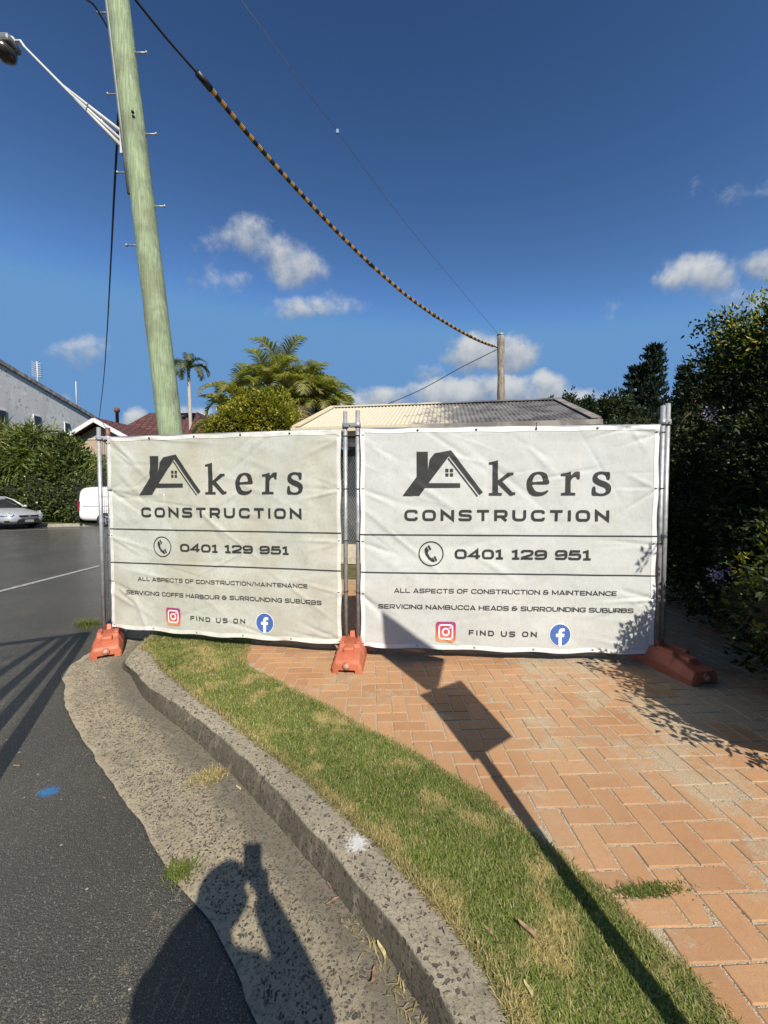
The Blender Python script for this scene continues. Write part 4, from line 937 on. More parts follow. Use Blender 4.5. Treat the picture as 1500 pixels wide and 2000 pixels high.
def tiger_mat():
    t = NT('tiger_tail'); at = t.new('ShaderNodeAttribute'); at.attribute_name = 'along'; s = at.outputs['Fac']
    fr = t.math('FRACT', t.math('MULTIPLY', s, 1 / .17)); yel = t.math('GREATER_THAN', fr, .5)
    a2 = t.new('ShaderNodeAttribute'); a2.attribute_name = 'around'; f2 = t.math('FRACT', t.math('MULTIPLY', a2.outputs['Fac'], 4.0)); gap = t.math('GREATER_THAN', f2, .22)
    t.base(t.mix(t.math('MULTIPLY', yel, gap), (.012, .012, .014), (.66, .36, .06)), .55); return t.m
CA = [Vector(D(x, y, d)) for x, y, d in ((265, 0, 5.0), (330, 80, 5.35), (400, 160, 5.75), (480, 257, 6.35), (560, 348, 7.0), (640, 434, 7.75), (720, 513, 8.55), (800, 582, 9.4), (870, 630, 10.3), (930, 663, 11.15), (972, 679, 11.9))]
CA = [D(226, -50, 4.78)] + CA
cab = thing('service_cable', 'black overhead cable in a black and yellow tiger tail cover', 'cable'); sm_ = catmull(CA, sub=10); st_i = 30
m = MB(); m.tube(sm_, .016, 8); m.build('wire', M_CABLE, cab)
cv = resample(sm_[st_i:-3], 220); m = MB(); m.tube(cv, .034, 12); tt = m.build('tiger_tail_cover', tiger_mat(), cab)
L_ = [0.0]
for a, b in zip(cv, cv[1:]): L_.append(L_[-1] + (b - a).length)
al = np.repeat(np.array(L_, np.float32), 12); ar_ = np.tile(np.arange(12, dtype=np.float32) / 12, 220)
for nm, arr in (('along', al), ('around', ar_)):
    q = tt.data.attributes.new(nm, 'FLOAT', 'POINT'); q.data.foreach_set('value', arr)
m = MB(); m.tube([cv[0] - (cv[4] - cv[0]).normalized() * .12, cv[0] + (cv[4] - cv[0]).normalized() * .1], .045, 10); m.build('end_cap', M_BLACK, cab)
for k in (95, 150, 188): m = MB(); m.tube([cv[k], cv[k + 2]], .042, 10); m.build('joint_sleeve', M_BLACK, cab)
def wire(label, pts, r, mat=None, name='overhead_wire'):
    m = MB(); m.tube(catmull(pts, sub=8), r, 6); o = m.build(name, mat or M_CABLE); return tag(o, label, 'wire')
M_THIN = plain('grey_wire', (.10, .11, .13), .6)
tw = thing('overhead_wire', 'thin bare wire with a small clip running to the weathered pole', 'wire')
tp = [pole_at(9.5) + Vector((.16, 0, 0))] + [D(x, y, d) for x, y, d in ((400, -100, 5.6), (500, 40, 6.0), (605, 185, 6.6), (660, 257, 7.1), (760, 395, 8.3), (870, 530, 9.9), (975, 655, 12.0))]
m = MB(); m.tube(catmull(tp, sub=8), .0045, 6); m.build('strand', M_THIN, tw)
cpt = D(659, 257, 7.08); m = MB(); m.box(cpt, (.05, .035, .075)); m.build('clip', plain('blue_clip', (.12, .26, .38), .5), tw, bevel=.01)
wire('thin service wire sloping down from the weathered pole towards the palm clump', [D(972, 682, 11.9), D(900, 718, 12.2), D(820, 762, 12.6), D(738, 797, 13)], .012)
wire('black cable sagging from behind the green pole to the gabled house', [pole_at(7.0) + Vector((-.03, .13, 0))] + [D(x, y, d) for x, y, d in ((233, 200, 5.3), (228, 290, 5.9), (222, 400, 6.9), (216, 520, 9), (209, 650, 13), (202, 745, 18), (193, 822, 24.2))], .016)
wire('short dark wire leaving the green pole above the street lamp', [pole_at(6.95) + Vector((-.15, 0, 0)), D(185, 12, 4.7), D(160, -8, 4.5), D(60, -90, 4.0)], .011)

# ------------------------------------------------------------------ garage with iron roof
GO = Vector((-1.80, 8.05, 0)); GA = Vector((.988, -.153, 0)).normalized(); GB = Vector((.153, .988, 0)).normalized()
grz = math.atan2(GA.y, GA.x)
gar = thing('garage', 'low garage with weathered corrugated iron roof behind the banners', 'garage', GO, grz)
t = NT('corrugated_iron'); o_ = t.obj(); sx = t.new('ShaderNodeSeparateXYZ'); t.l.new(o_, sx.inputs[0])
st = t.noise(2.2, 6, .68); s2 = t.noise(30, 4, .6, t.scalevec(o_, (1, .15, 1)))
k = t.ramp(t.math('ADD', t.math('MULTIPLY', t.math('SUBTRACT', sx.outputs[0], 2.55), .5), t.math('MULTIPLY', t.math('SUBTRACT', st, .5), 2.6)), -.15, .35)
c = t.mix(k, t.mix(t.ramp(s2, .3, .7), (.50, .45, .33), (.60, .55, .42)), t.mix(t.ramp(st, .35, .62), (.075, .07, .068), (.20, .19, .18)))
t.base(c, .7, 0, .3); M_IRON = t.m
M_STAINED = plain('stained_grey_paint', (.22, .2, .17), .7, var=.25, scale=4); M_CREAM = plain('cream_paint', (.62, .53, .36), .6, var=.08); M_WALL = plain('cream_render', (.5, .44, .33), .8)
LW = 5.72; RD = 2.68; RZ0, RZ1 = 2.86, 3.86
m = MB(); nx = int(LW / .088 * 6); 
for side in (0, 1):
    vs = []; fs = []
    for j in range(5):
        f_ = j / 4
        for i in range(nx + 1):
            x = LW * i / nx; y = (RD * f_) if side == 0 else (2 * RD - RD * f_); vs.append((x, y, RZ0 + (RZ1 - RZ0) * f_ + .014 * math.sin(2 * math.pi * x / .088)))
    for j in range(4):
        for i in range(nx): fs.append((j * (nx + 1) + i, j * (nx + 1) + i + 1, (j + 1) * (nx + 1) + i + 1, (j + 1) * (nx + 1) + i))
    m.add(vs, fs, 0, True)
rf = m.build('roof', M_IRON, gar)
m = MB(); 
for s in (-1, 1): m.bar((-.02, RD + s * .09, RZ1 + .005), (LW + .02, RD + s * .09, RZ1 + .005), .2, .012, up=(0, s * .38, 1))
m.build('ridge_cap', M_IRON, rf)
for x in (-.02, LW + .02):
    m = MB(); m.prism([(-.03, RZ0 - .17), (-.03, RZ0 + .02), (RD, RZ1 + .03), (2 * RD + .03, RZ0 + .02), (2 * RD + .03, RZ0 - .17), (RD, RZ1 - .16)], (x, 0, 0), .05, (0, 1, 0), (0, 0, 1)); m.build('barge_board', M_CREAM if x < 1 else M_STAINED, rf)
    m = MB(); m.prism([(-.03, RZ0 + .022), (-.03, RZ0 + .042), (RD, RZ1 + .052), (2 * RD + .03, RZ0 + .042), (2 * RD + .03, RZ0 + .022), (RD, RZ1 + .032)], (x + (.05 if x < 1 else -.05), 0, 0), .17, (0, 1, 0), (0, 0, 1)); m.build('barge_cap', M_CREAM if x < 1 else M_STAINED, rf)
t = NT('gutter_paint'); o_ = t.obj(); sx = t.new('ShaderNodeSeparateXYZ'); t.l.new(o_, sx.inputs[0]); n_ = t.noise(3, 5, .6)
t.base(t.mix(t.ramp(t.math('ADD', sx.outputs[0], t.math('MULTIPLY', n_, 1.6)), 3.1, 3.7), (.6, .53, .37), t.mix(t.ramp(n_, .4, .65), (.16, .145, .125), (.3, .275, .24))), .55); M_GUTR = t.m
m = MB(); m.prism([(-.115, RZ0 - .105), (-.0, RZ0 - .105), (-.0, RZ0 - .03), (-.012, RZ0 - .03), (-.012, RZ0 - .092), (-.103, RZ0 - .092), (-.108, RZ0 - .012), (-.12, RZ0 - .012)], (LW / 2, 0, 0), LW + .1, (0, 1, 0), (0, 0, 1)); m.build('roof_gutter', M_GUTR, gar)
m = MB(); m.bar((0, .012, RZ0 - .1), (LW, .012, RZ0 - .1), .02, .17); m.build('fascia', M_GUTR, gar)
m = MB(); m.box((LW / 2, .35, .27), (LW - .3, .12, .40)); m.box((LW / 2, 2 * RD - .3, 1.4), (LW - .3, .12, 2.7)); m.box((.2, RD, 1.4), (.12, 2 * RD - .8, 2.7)); m.box((LW - .2, RD, 1.4), (.12, 2 * RD - .8, 2.7)); m.build('wall', M_WALL, gar)
m = MB(); m.box((LW / 2, .35, 2.59), (LW - .3, .1, .16)); m.build('beam', plain('white_beam', (.75, .74, .7), .6), gar)
m = MB(); n1 = 130
for i in range(-22, 110):
    for s in (1, -1):
        x0, x1 = .25 + i * .05, .25 + i * .05 + s * 1.05; z0, z1 = .47, 2.51
        a, b = Vector((x0, .35, z0)), Vector((x1, .35, z1))
        if min(x0, x1) < .2 or max(x0, x1) > LW - .2: continue
        m.bar(a, b, .004, .009, up=(0, 1, 0))
m.build('diamond_screen', M_GALV, gar)
m = MB(); m.box((LW / 2, 1.2, 1.4), (LW - .7, .02, 2.3)); m.build('dark_interior', plain('interior_shade', (.10, .10, .1), .8), gar)  # dark sheet: shade inside the garage painted as its colour
m = MB()
for x in (.2, 1.9, 3.8, LW - .2): m.box((x, .35, 1.49), (.09, .09, 2.04))
m.build('post', M_WALL, gar)

# ------------------------------------------------------------------ street beyond: buildings
def wallm(name, a, b, sc=1.0):
    t = NT(name); n = t.noise(sc, 6, .65); n2 = t.noise(sc * 9, 5, .7)
    c = t.mix(t.ramp(n, .35, .7), a, b); c = t.mix(t.math('MULTIPLY', t.ramp(n2, .56, .60), t.ramp(n, .44, .56)), c, tuple(x * .62 for x in a)); c = t.mix(t.math('MULTIPLY', t.ramp(t.noise(sc * 6, 6, .75), .60, .64), .8), c, (.85, .84, .80)); st_ = t.noise(sc * 4, 5, .7, t.scalevec(t.obj(), (1, 1, .12))); c = t.mix(t.math('MULTIPLY', t.ramp(st_, .5, .72), .4), c, tuple(x * .6 for x in a)); t.base(c, .9, 0, .15); return t.m
M_RENDER = wallm('peeling_grey_render', (.60, .60, .585), (.72, .72, .70), .35)
M_GLASS = plain('dark_window_glass', (.03, .035, .04), .15, var=.1, spec=.6); M_TRIM = plain('white_trim', (.74, .74, .72), .6, var=.05)
hall = thing('rendered_building', 'old grey rendered two storey building with peeling paint and sloping parapet', 'building')
w0, w1 = Vector((-25.3, 26.0, 0)), Vector((-25.55, 34.2, 0)); wd = (w1 - w0); wl = wd.length; wdir = wd.normalized(); wn = Vector((-wdir.y, wdir.x, 0))
if wn.x < 0: wn = -wn
wm0 = w0 - wdir * 5
zA, zB = 10.3 + .218 * 5, 10.3 - .218 * wl; q0, q1 = wm0, w1 + wdir * 1.2; zB -= .26
m = MB(); prof = [(0, 0), ((q1 - q0).length, 0), ((q1 - q0).length, zB), (0, zA)]
m.prism(prof, q0 - wn * 5, 10, wdir, (0, 0, 1)); m.build('wall', M_RENDER, hall)
m = MB(); m.bar(q0 - wn * 5 + Vector((0, 0, zA + .1)), q1 - wn * 5 + Vector((0, 0, zB + .1)), 10.3, .26); m.build('parapet_cap', plain('parapet', (.3, .29, .27), .9, var=.3, scale=3), hall)
def px_on_wall(px):   # distance along the wall seen at column px
    s = (px - 750) / F; a = w0; return (s * a.y - a.x) / (wdir.x - s * wdir.y)
for (x0, x1, yt, yb) in ((-4, 18, 800, 850), (70, 84, 812, 850), (130, 140, 826, 850)):
    s0, s1 = px_on_wall(x0), px_on_wall(x1); c = w0 + wdir * (s0 + s1) / 2; zt = (970 - yt) / F * c.y + CAMH; ww = abs(s1 - s0)
    wbt = thing('tmp', '', '') if False else None
    m = MB(); m.box(c + wn * .03 + Vector((0, 0, zt - 1.1)), (ww, .06, 2.2), rot=math.atan2(wdir.y, wdir.x)); f_ = m.build('window', M_TRIM, hall)
    m = MB()
    for a, b in ((-.24, .55), (.24, .55), (-.24, -.5), (.24, -.5)): m.box(c + wdir * (a * ww * .92) + wn * .065 + Vector((0, 0, zt - 1.1 + b)), (ww * .40, .03, .92), rot=math.atan2(wdir.y, wdir.x))
    m.build('pane', M_GLASS, f_)
def antenna(px, y0, y1, dist, label, bars):
    b = D(px, y1, dist); tp_ = D(px, y0, dist); b.x = tp_.x; a = thing('antenna', label, 'antenna', b); h = tp_.z - b.z; m = MB(); m.tube([(0, 0, -.8), (0, 0, h)], .045, 6); m.build('mast', M_ARM, a)
    if bars:
        m = MB()
        for i in range(7): m.tube([(-.05 - .0 * i, -.45, h * (.3 + .1 * i)), (.05, .45, h * (.3 + .1 * i))], .02, 5); m.tube([(-.32, 0, h * (.3 + .1 * i)), (.32, 0, h * (.3 + .1 * i))], .02, 5)
        m.build('element', M_ARM, a)
antenna(72, 706, 748, 32, 'television antenna on top of the grey rendered building', True)
antenna(148, 745, 790, 40, 'thin white mast near the low end of the grey building', False)
# tan gabled house
t = NT('dark_red_tiles'); o_ = t.obj(); br_ = t.new('ShaderNodeTexBrick'); sx = t.new('ShaderNodeSeparateXYZ'); t.l.new(o_, sx.inputs[0]); cb = t.new('ShaderNodeCombineXYZ'); t.l.new(t.math('ADD', sx.outputs[0], sx.outputs[1]), cb.inputs[0]); t.l.new(t.math('MULTIPLY', sx.outputs[2], 2.0), cb.inputs[1]); t.l.new(cb.outputs[0], br_.inputs[0])
for k_, v_ in (('Scale', 1.0), ('Mortar Size', .05), ('Brick Width', .5), ('Row Height', .42)): br_.inputs[k_].default_value = v_
br_.inputs['Color1'].default_value = (.115, .04, .032, 1); br_.inputs['Color2'].default_value = (.17, .06, .045, 1); br_.inputs['Mortar'].default_value = (.03, .015, .012, 1)
t.base(t.mix(t.ramp(t.noise(1.1, 5), .3, .7), br_.outputs[0], t.mix(1.0, br_.outputs[0], (.75, .75, .75), 'MULTIPLY')), .75); M_TILE = t.m
M_TILE_ = M_TILE
M_TAN = plain('tan_weatherboard', (.46, .36, .25), .7, var=.05)
def house(name, label, cx, cy, rz, w, d, eave, ridge, wall, gable=True, over=.45):
    h = thing(name, label, 'house', (cx, cy, 0), rz)
    m = MB(); m.prism([(-w / 2, .1), (w / 2, .1), (w / 2, eave), (0, ridge - .12), (-w / 2, eave)] if gable else [(-w / 2, .1), (w / 2, .1), (w / 2, eave), (-w / 2, eave)], (0, d / 2, 0), d, (1, 0, 0), (0, 0, 1)); m.build('wall', wall, h)
    return h
hc_ = D(200, 850, 24.0); tz = lambda py, y: (970 - py) / F * y + CAMH
ez, rz_ = tz(860, 24), tz(823, 24)
hs = house('gabled_house', 'tan gabled house with white barge boards and dark tiled roof', hc_.x, 24.0, R(-8), 4.6, 9, ez - .1, rz_, M_TAN)
m = MB(); ov = 2.75; sl = (rz_ - ez + .25) / ov
for s in (-1, 1):
    vs = []
    for y in (-.55, 9.3): vs += [(0, y, rz_ + .1), (s * ov, y, rz_ + .1 - sl * ov)]
    vs += [(x, y, z - .12) for x, y, z in vs]; m.add(vs, [(0, 1, 3, 2), (4, 5, 7, 6), (0, 1, 5, 4), (2, 3, 7, 6), (1, 3, 7, 5)])
rfh = m.build('roof', M_TILE, hs)
for s in (-1, 1): m = MB(); m.bar((0, -.6, rz_ - .06), (s * ov, -.6, rz_ - .06 - sl * ov), .05, .24); m.build('barge_board', M_TRIM, rfh)
m = MB(); m.box((0, -.02, ez + .06), (4.6, .05, .05)); m.build('board_joint', M_TRIM, hs)
# tiled hip roofs behind
h2 = thing('tiled_house', 'house with dark red tiled hip roof behind the green pole', 'house', (0, 0, 0))
yy = 33; zz = tz(808, yy); ze = tz(866, yy - 4.5); xa, xb = D(292, 800, yy).x, D(390, 800, yy).x; x0, x1 = D(188, 850, yy - 5).x, D(425, 850, yy - 5).x
m = MB(); vs = [(xa, yy, zz), (xb, yy, zz), (x0, yy - 5, ze), (x1, yy - 5, ze), (x1, yy + 5, ze), (x0, yy + 5, ze)]
m.add(vs, [(0, 1, 3, 2), (1, 4, 3), (0, 5, 4, 1), (0, 2, 5), (2, 3, 4, 5)]); r2 = m.build('roof', M_TILE, h2)
m = MB(); m.box(((x0 + x1) / 2, yy, ze / 2), (x1 - x0 - .9, 9, ze - .02)); m.build('wall', M_TAN, h2)
gx0, gx1 = D(360, 830, yy - 5.3).x, D(412, 830, yy - 5.3).x; gz = tz(812, yy - 5.3)
m = MB(); m.add([((gx0 + gx1) / 2, yy - 5.4, gz + .2), (gx0, yy - 5.4, ze - .2), (gx1, yy - 5.4, ze - .2), ((gx0 + gx1) / 2, yy, gz + .2), (gx0, yy - 1, ze - .2), (gx1, yy - 1, ze - .2)], [(0, 1, 4, 3), (0, 3, 5, 2), (0, 2, 1)]); m.build('gablet', M_TILE, r2)
cpx = D(229, 822, yy - 2); m = MB(); m.lathe([(.12, -1.6), (.12, .35), (.2, .36), (.2, .62), (.1, .7)], (cpx.x, yy - 2, tz(815, yy - 2)), (0, 0, 1), 10); m.build('flue', plain('rusty_flue', (.16, .075, .055), .8), r2)

# ------------------------------------------------------------------ vehicles
def carpaint(name, c, metal, rough=.3):
    t = NT(name); t.base(c, rough, metal, .5); t.b.inputs['Coat Weight'].default_value = .6; t.b.inputs['Coat Roughness'].default_value = .08; return t.m
M_SILVER = carpaint('silver_paint', (.50, .52, .54), .3, .38); M_VAN = carpaint('white_van_paint', (.72, .72, .70), 0, .35)
M_TYRE = plain('tyre_rubber', (.018, .018, .018), .85); M_ALLOY = plain('alloy', (.5, .5, .5), .35, .8); M_CHROME = plain('chrome', (.6, .6, .6), .15, .9, .02)
M_HEAD = plain('headlight_glass', (.5, .53, .55), .12, .3, .2, 20); M_TAIL = plain('tail_light_red', (.22, .015, .015), .25, 0, .1)
def wheel(parent, x, y, r, w, spokes=10):
    s = 1 if y > 0 else -1; m = MB(); pr = [(r * .62, -w / 2), (r * .9, -w / 2), (r, -w * .32), (r, w * .32), (r * .9, w / 2), (r * .62, w / 2)]
    m.lathe(pr, (x, y, r), (0, s, 0), 26); wh = m.build('wheel', M_TYRE, parent)
    m = MB(); m.lathe([(r * .64, w * .3), (r * .64, w * .52), (r * .58, w * .5), (r * .56, w * .25)], (x, y, r), (0, s, 0), 26)
    for k in range(spokes):
        a = 2 * math.pi * k / spokes; d = Vector((math.cos(a), 0, math.sin(a))); c = Vector((x, y + s * w * .46, r)); m.bar(c + d * r * .1, c + d * r * .6, .05, .03, up=(0, 1, 0))
    m.lathe([(r * .14, w * .3), (r * .14, w * .52), (.01, w * .55)], (x, y, r), (0, s, 0), 12); m.build('rim', M_ALLOY, wh)
def loft(mb, stations, m=0):
    """stations: (x, [(y,z)...] half section from bottom centre to top centre)"""
    n = len(stations[0][1]); vs = []
    for x, sec in stations:
        full = sec + [(-y, z) for y, z in sec[::-1] if abs(y) > 1e-6]
        vs += [(x, y, z) for y, z in full]
    k = len(vs) // len(stations); fs = []
    for i in range(len(stations) - 1):
        for j in range(k): fs.append((i * k + j, i * k + (j + 1) % k, (i + 1) * k + (j + 1) % k, (i + 1) * k + j))
    fs.append(tuple(range(k))[::-1]); fs.append(tuple(range((len(stations) - 1) * k, len(stations) * k)))
    return mb.add(vs, fs, m, True)
def sedan(loc, rz):
    t = thing('parked_car', 'silver sedan parked at the far kerb in front of the street hedge', 'car', loc, rz)
    S = []
    for (x, hw, zb, zs, zt) in ((-2.38, .60, .45, .6, .82), (-2.30, .80, .28, .62, .98), (-1.7, .90, .2, .66, 1.02), (-.9, .92, .19, .66, .98), (.3, .92, .19, .66, .95), (1.0, .92, .19, .66, .97), (1.5, .91, .19, .66, .93), (2.0, .87, .2, .62, .83), (2.3, .76, .24, .52, .70), (2.42, .56, .3, .46, .60)):
        S.append((x, [(0, zb), (hw * .7, zb), (hw, zb + .12), (hw * 1.0, zs), (hw * .94, zt - .07), (hw * .55, zt + .0), (0, zt + .015)]))
    m = MB(); loft(m, S); body = m.build('body', M_SILVER, t, subsurf=2)
    C = []
    for (x, hw, zb, zt) in ((-1.95, .66, .93, 1.0), (-1.2, .70, .92, 1.36), (-.5, .71, .92, 1.46), (.3, .71, .92, 1.44), (.75, .70, .92, 1.27), (1.35, .68, .91, .985)):
        C.append((x, [(0, zb), (hw, zb), (hw * .99, zb + .02), (hw * .84 + .0, zt - .03), (hw * .55, zt), (0, zt + .01)]))
    m = MB(); loft(m, C); m.build('glasshouse', M_GLASS, t, subsurf=1)
    m = MB(); loft(m, [(-1.25, [(0, 1.35), (.56, 1.33), (.55, 1.37), (0, 1.40)]), (-.5, [(0, 1.455), (.6, 1.43), (.58, 1.475), (0, 1.50)]), (.3, [(0, 1.435), (.6, 1.41), (.58, 1.455), (0, 1.48)]), (.62, [(0, 1.33), (.58, 1.3), (.56, 1.345), (0, 1.37)])]); m.build('roof', M_SILVER, t, subsurf=1)
    m = MB()
    for s in (-1, 1):
        m.tube([(1.28, s * .70, .98), (.68, s * .62, 1.33), (.3, s * .60, 1.44), (-.5, s * .61, 1.46), (-1.3, s * .57, 1.34), (-1.95, s * .64, 1.0)], .035, 6); m.tube([(-.35, s * .72, .95), (-.38, s * .62, 1.44)], .035, 6)
    m.build('pillar', M_SILVER, t)
    for (x, y) in ((1.42, .83), (1.42, -.83), (-1.42, .83), (-1.42, -.83)):
        m = MB(); m.lathe([(.375, -.11), (.375, .135), (.30, .138)], (x, y, .33), (0, 1 if y > 0 else -1, 0), 26); m.build('wheel_arch', M_DARK, t); wheel(t, x, y * 1.045, .33, .21)
    for s in (-1, 1):
        m = MB(); m.add([(1.72, s * .875, .70), (2.05, s * .86, .60), (2.33, s * .64, .56), (2.34, s * .56, .66), (2.05, s * .72, .79), (1.75, s * .86, .78)], [(0, 1, 2, 3, 4, 5)]); hl = m.build('headlight', M_HEAD, t); q = hl.modifiers.new('t', 'SOLIDIFY'); q.thickness = .06; q.offset = 1
        m = MB(); m.box((2.2, s * .76, .36), (.16, .1, .08)); m.build('fog_vent', M_DARK, t)
    m = MB(); m.prism([(-.55, .26), (.55, .26), (.42, .46), (-.42, .46)], (2.405, 0, 0), .05, (0, 1, 0), (0, 0, 1)); m.build('lower_grille', M_DARK, t)
    m = MB(); m.prism([(-.36, .53), (.36, .53), (.42, .63), (-.42, .63)], (2.40, 0, 0), .05, (0, 1, 0), (0, 0, 1)); gr = m.build('grille', M_DARK, t)
    m = MB(); m.bar((2.432, -.40, .635), (2.432, .40, .635), .02, .02); m.bar((2.432, -.36, .525), (2.432, .36, .525), .02, .02); m.box((2.43, 0, .585), (.02, .13, .055)); m.build('chrome_strip', M_CHROME, gr)
    m = MB(); m.box((2.435, 0, .37), (.012, .37, .11)); m.build('number_plate', plain('plate', (.35, .36, .3), .5), t)
    for s in (-1, 1): m = MB(); m.lathe([(.02, -.07), (.09, -.05), (.09, .05), (.02, .08)], (.95, s * .98, 1.0), (1, 0, 0), 10); m.build('wing_mirror', M_SILVER, t, subsurf=1)
    return t
FA = math.atan2(FD.y, FD.x)
cw = G(20, 1033, 0); sedan(Vector((cw.x - 1.42 * FD.x + .9 * FN.x, cw.y - 1.42 * FD.y + .9 * FN.y, 0)), FA - R(24))
def van(loc, rz):
    t = thing('parked_van', 'white delivery van parked at the far kerb ahead of the silver car', 'van', loc, rz); S = []
    for (x, hw, zb, zt, tw) in ((-2.42, .78, .5, 1.62, .62), (-2.36, .84, .32, 1.86, .68), (-2.15, .86, .26, 1.96, .70), (-1.0, .86, .25, 1.985, .71), (.6, .86, .25, 1.985, .71), (1.25, .86, .25, 1.9, .70), (1.75, .85, .26, 1.45, .70), (2.1, .83, .27, 1.12, .68), (2.36, .78, .3, .95, .62), (2.42, .68, .4, .8, .55)):
        zm = min(1.05, zt - .12); S.append((x, [(0, zb), (hw * .85, zb), (hw, zb + .1), (hw, zm), (tw + .05, zt - .12), (tw - .1, zt), (0, zt + .01)]))
    m = MB(); loft(m, S); m.build('body', M_VAN, t, subsurf=2)
    m = MB()
    for s in (-1, 1): m.bar((-2.2, s * .866, 1.02), (1.0, s * .866, 1.02), .014, .02)
    m.build('side_moulding', plain('pale_grey_trim', (.5, .5, .48), .5), t)
    for s in (-1, 1): m = MB(); m.box((-2.38, s * .76, 1.0), (.12, .13, .5)); m.build('tail_light', M_TAIL, t, bevel=.02)
    m = MB(); m.box((-2.44, 0, .44), (.14, 1.6, .2)); m.build('rear_bumper', M_DARK, t, bevel=.03)
    m = MB(); m.box((-2.415, 0, 1.45), (.03, 1.15, .42)); m.build('rear_window', M_GLASS, t, bevel=.02)
    for s in (-1, 1):
        m = MB(); m.box((.85, s * .80, 1.42), (.95, .03, .45), axes=(Vector((1, 0, 0)), Vector((0, .95, s * .3)).normalized(), Vector((0, -s * .3, .95)).normalized())); m.build('side_window', M_GLASS, t)
        m = MB(); m.box((2.3, s * .66, .8), (.14, .24, .18)); m.build('headlight', M_HEAD, t, bevel=.02)
    m = MB(); m.add([(1.42, -.66, 1.83), (1.42, .66, 1.83), (1.98, .7, 1.24), (1.98, -.7, 1.24)], [(0, 1, 2, 3)]); w_ = m.build('windscreen', M_GLASS, t); q = w_.modifiers.new('t', 'SOLIDIFY'); q.thickness = .06; q.offset = 1
    for (x, y) in ((1.45, .8), (1.45, -.8), (-1.25, .8), (-1.25, -.8)):
        m = MB(); m.lathe([(.36, -.1), (.36, .09), (.3, .092)], (x, y, .32), (0, 1 if y > 0 else -1, 0), 24); m.build('wheel_arch', M_DARK, t); wheel(t, x, y * 1.03, .32, .2, 6)
    return t
vw = G(206, 1028.5, 0); van(Vector((vw.x + 1.25 * FD.x + .85 * FN.x, vw.y + 1.25 * FD.y + .85 * FN.y, 0)), FA)

# ------------------------------------------------------------------ vegetation
def plant(name, label, cat, blobs, n, L, W, mat, group=None, droop=0., up=.3, shell=.3, core=None, trunk=None, rnd=1.0, lump=.18, corek=.7, lumpf=2.2):
    t = thing(name, label, cat, (0, 0, 0), 0, group)
    P, N = blob_pts(blobs, n, shell, lump, lumpf); va, fa = leaves(P, N, L, W, droop, up, rnd); np_obj('foliage', va, fa, mat, t)
    if core: m = MB(); blob_core(m, blobs, corek, 0, lump, lumpf); m.build('shade_core', core, t)  # solid dark hull added inside the leaves to block light
    m = MB()
    for (a, b, r) in (trunk or [((blobs[0][0], blobs[0][1], -.05), (blobs[0][0], blobs[0][1], blobs[0][2]), .06)]): m.tube([a, Vector(a).lerp(Vector(b), .5) + Vector((.05 * r, .1 * r, 0)), b], [r, r * .85, r * .5], 8)
    m.build('trunk', M_BARK, t); return t
M_CORE = plain('core_shade_dark', (.012, .014, .008), .95, var=.3, scale=12)  # near-black colour painting the shade inside the foliage
M_HEDGE = leafmat('hedge_leaf', [(.010, .018, .006), (.019, .033, .009), (.032, .047, .012), (.062, .075, .018)], .5, .16, .22)
# the big dark hedge on the right
HB = [(3.24, 1.85, .78, 1.14, 1.15, .86), (3.3, .9, .85, .95, 1.1, .9), (3.85, 2.95, 1.3, 1.12, 1.1, 1.6), (4.2, 4.2, 1.4, 1.18, 1.2, 1.7), (4.95, 5.6, 1.5, 1.25, 1.3, 1.55), (4.12, 4.25, 2.68, .70, .8, .8), (4.75, 4.6, 2.8, .75, .8, .65), (3.95, 3.3, 2.4, .55, .6, .5), (5.2, 4.7, 3.0, .6, .6, .6)]
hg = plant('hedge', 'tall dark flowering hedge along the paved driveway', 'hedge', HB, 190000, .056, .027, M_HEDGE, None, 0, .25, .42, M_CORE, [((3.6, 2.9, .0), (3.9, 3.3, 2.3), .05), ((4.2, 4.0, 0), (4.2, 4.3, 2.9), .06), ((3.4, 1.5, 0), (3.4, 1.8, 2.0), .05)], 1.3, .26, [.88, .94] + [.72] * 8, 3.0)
# arching shoots
SP_ = []; SN_ = []
def shoot(a, b, c, n, spread=.05):
    pts = catmull([Vector(a), Vector(b), Vector(c)], sub=8); m = MB(); m.tube(pts, [.008 * (1 - i / len(pts)) + .002 for i in range(len(pts))], 5); m.build('shoot', M_BARK, hg)
    for i in range(n):
        k = random.random() ** .8; p = pts[int(k * (len(pts) - 1))]; SP_.append(p + Vector((random.gauss(0, spread), random.gauss(0, spread), random.gauss(0, spread)))); SN_.append((random.gauss(0, 1), random.gauss(0, 1), .4))
shoot((3.75, 4.3, 2.3), (3.35, 4.2, 2.55), (3.12, 4.1, 2.2), 190); shoot((3.9, 4.3, 3.0), (3.6, 4.2, 3.3), (3.25, 4.2, 3.2), 170); shoot((4.4, 4.3, 3.2), (4.3, 4.1, 3.6), (4.5, 3.9, 3.75), 180); shoot((4.2, 3.9, 3.0), (4.35, 3.7, 3.5), (4.0, 3.6, 3.7), 200)
shoot((3.2, 3.5, 1.9), (2.9, 3.7, 2.25), (2.7, 3.7, 2.05), 140); shoot((4.6, 4.4, 3.4), (4.9, 4.2, 3.9), (5.3, 4.2, 3.85), 200)
shoot((3.2, 1.9, 1.9), (2.75, 1.85, 2.35), (2.52, 1.8, 2.1), 34, .02)
va, fa = leaves(np.array([tuple(p) for p in SP_]), np.array(SN_, float), .055, .026); np_obj('shoot_foliage', va, fa, M_HEDGE, hg)
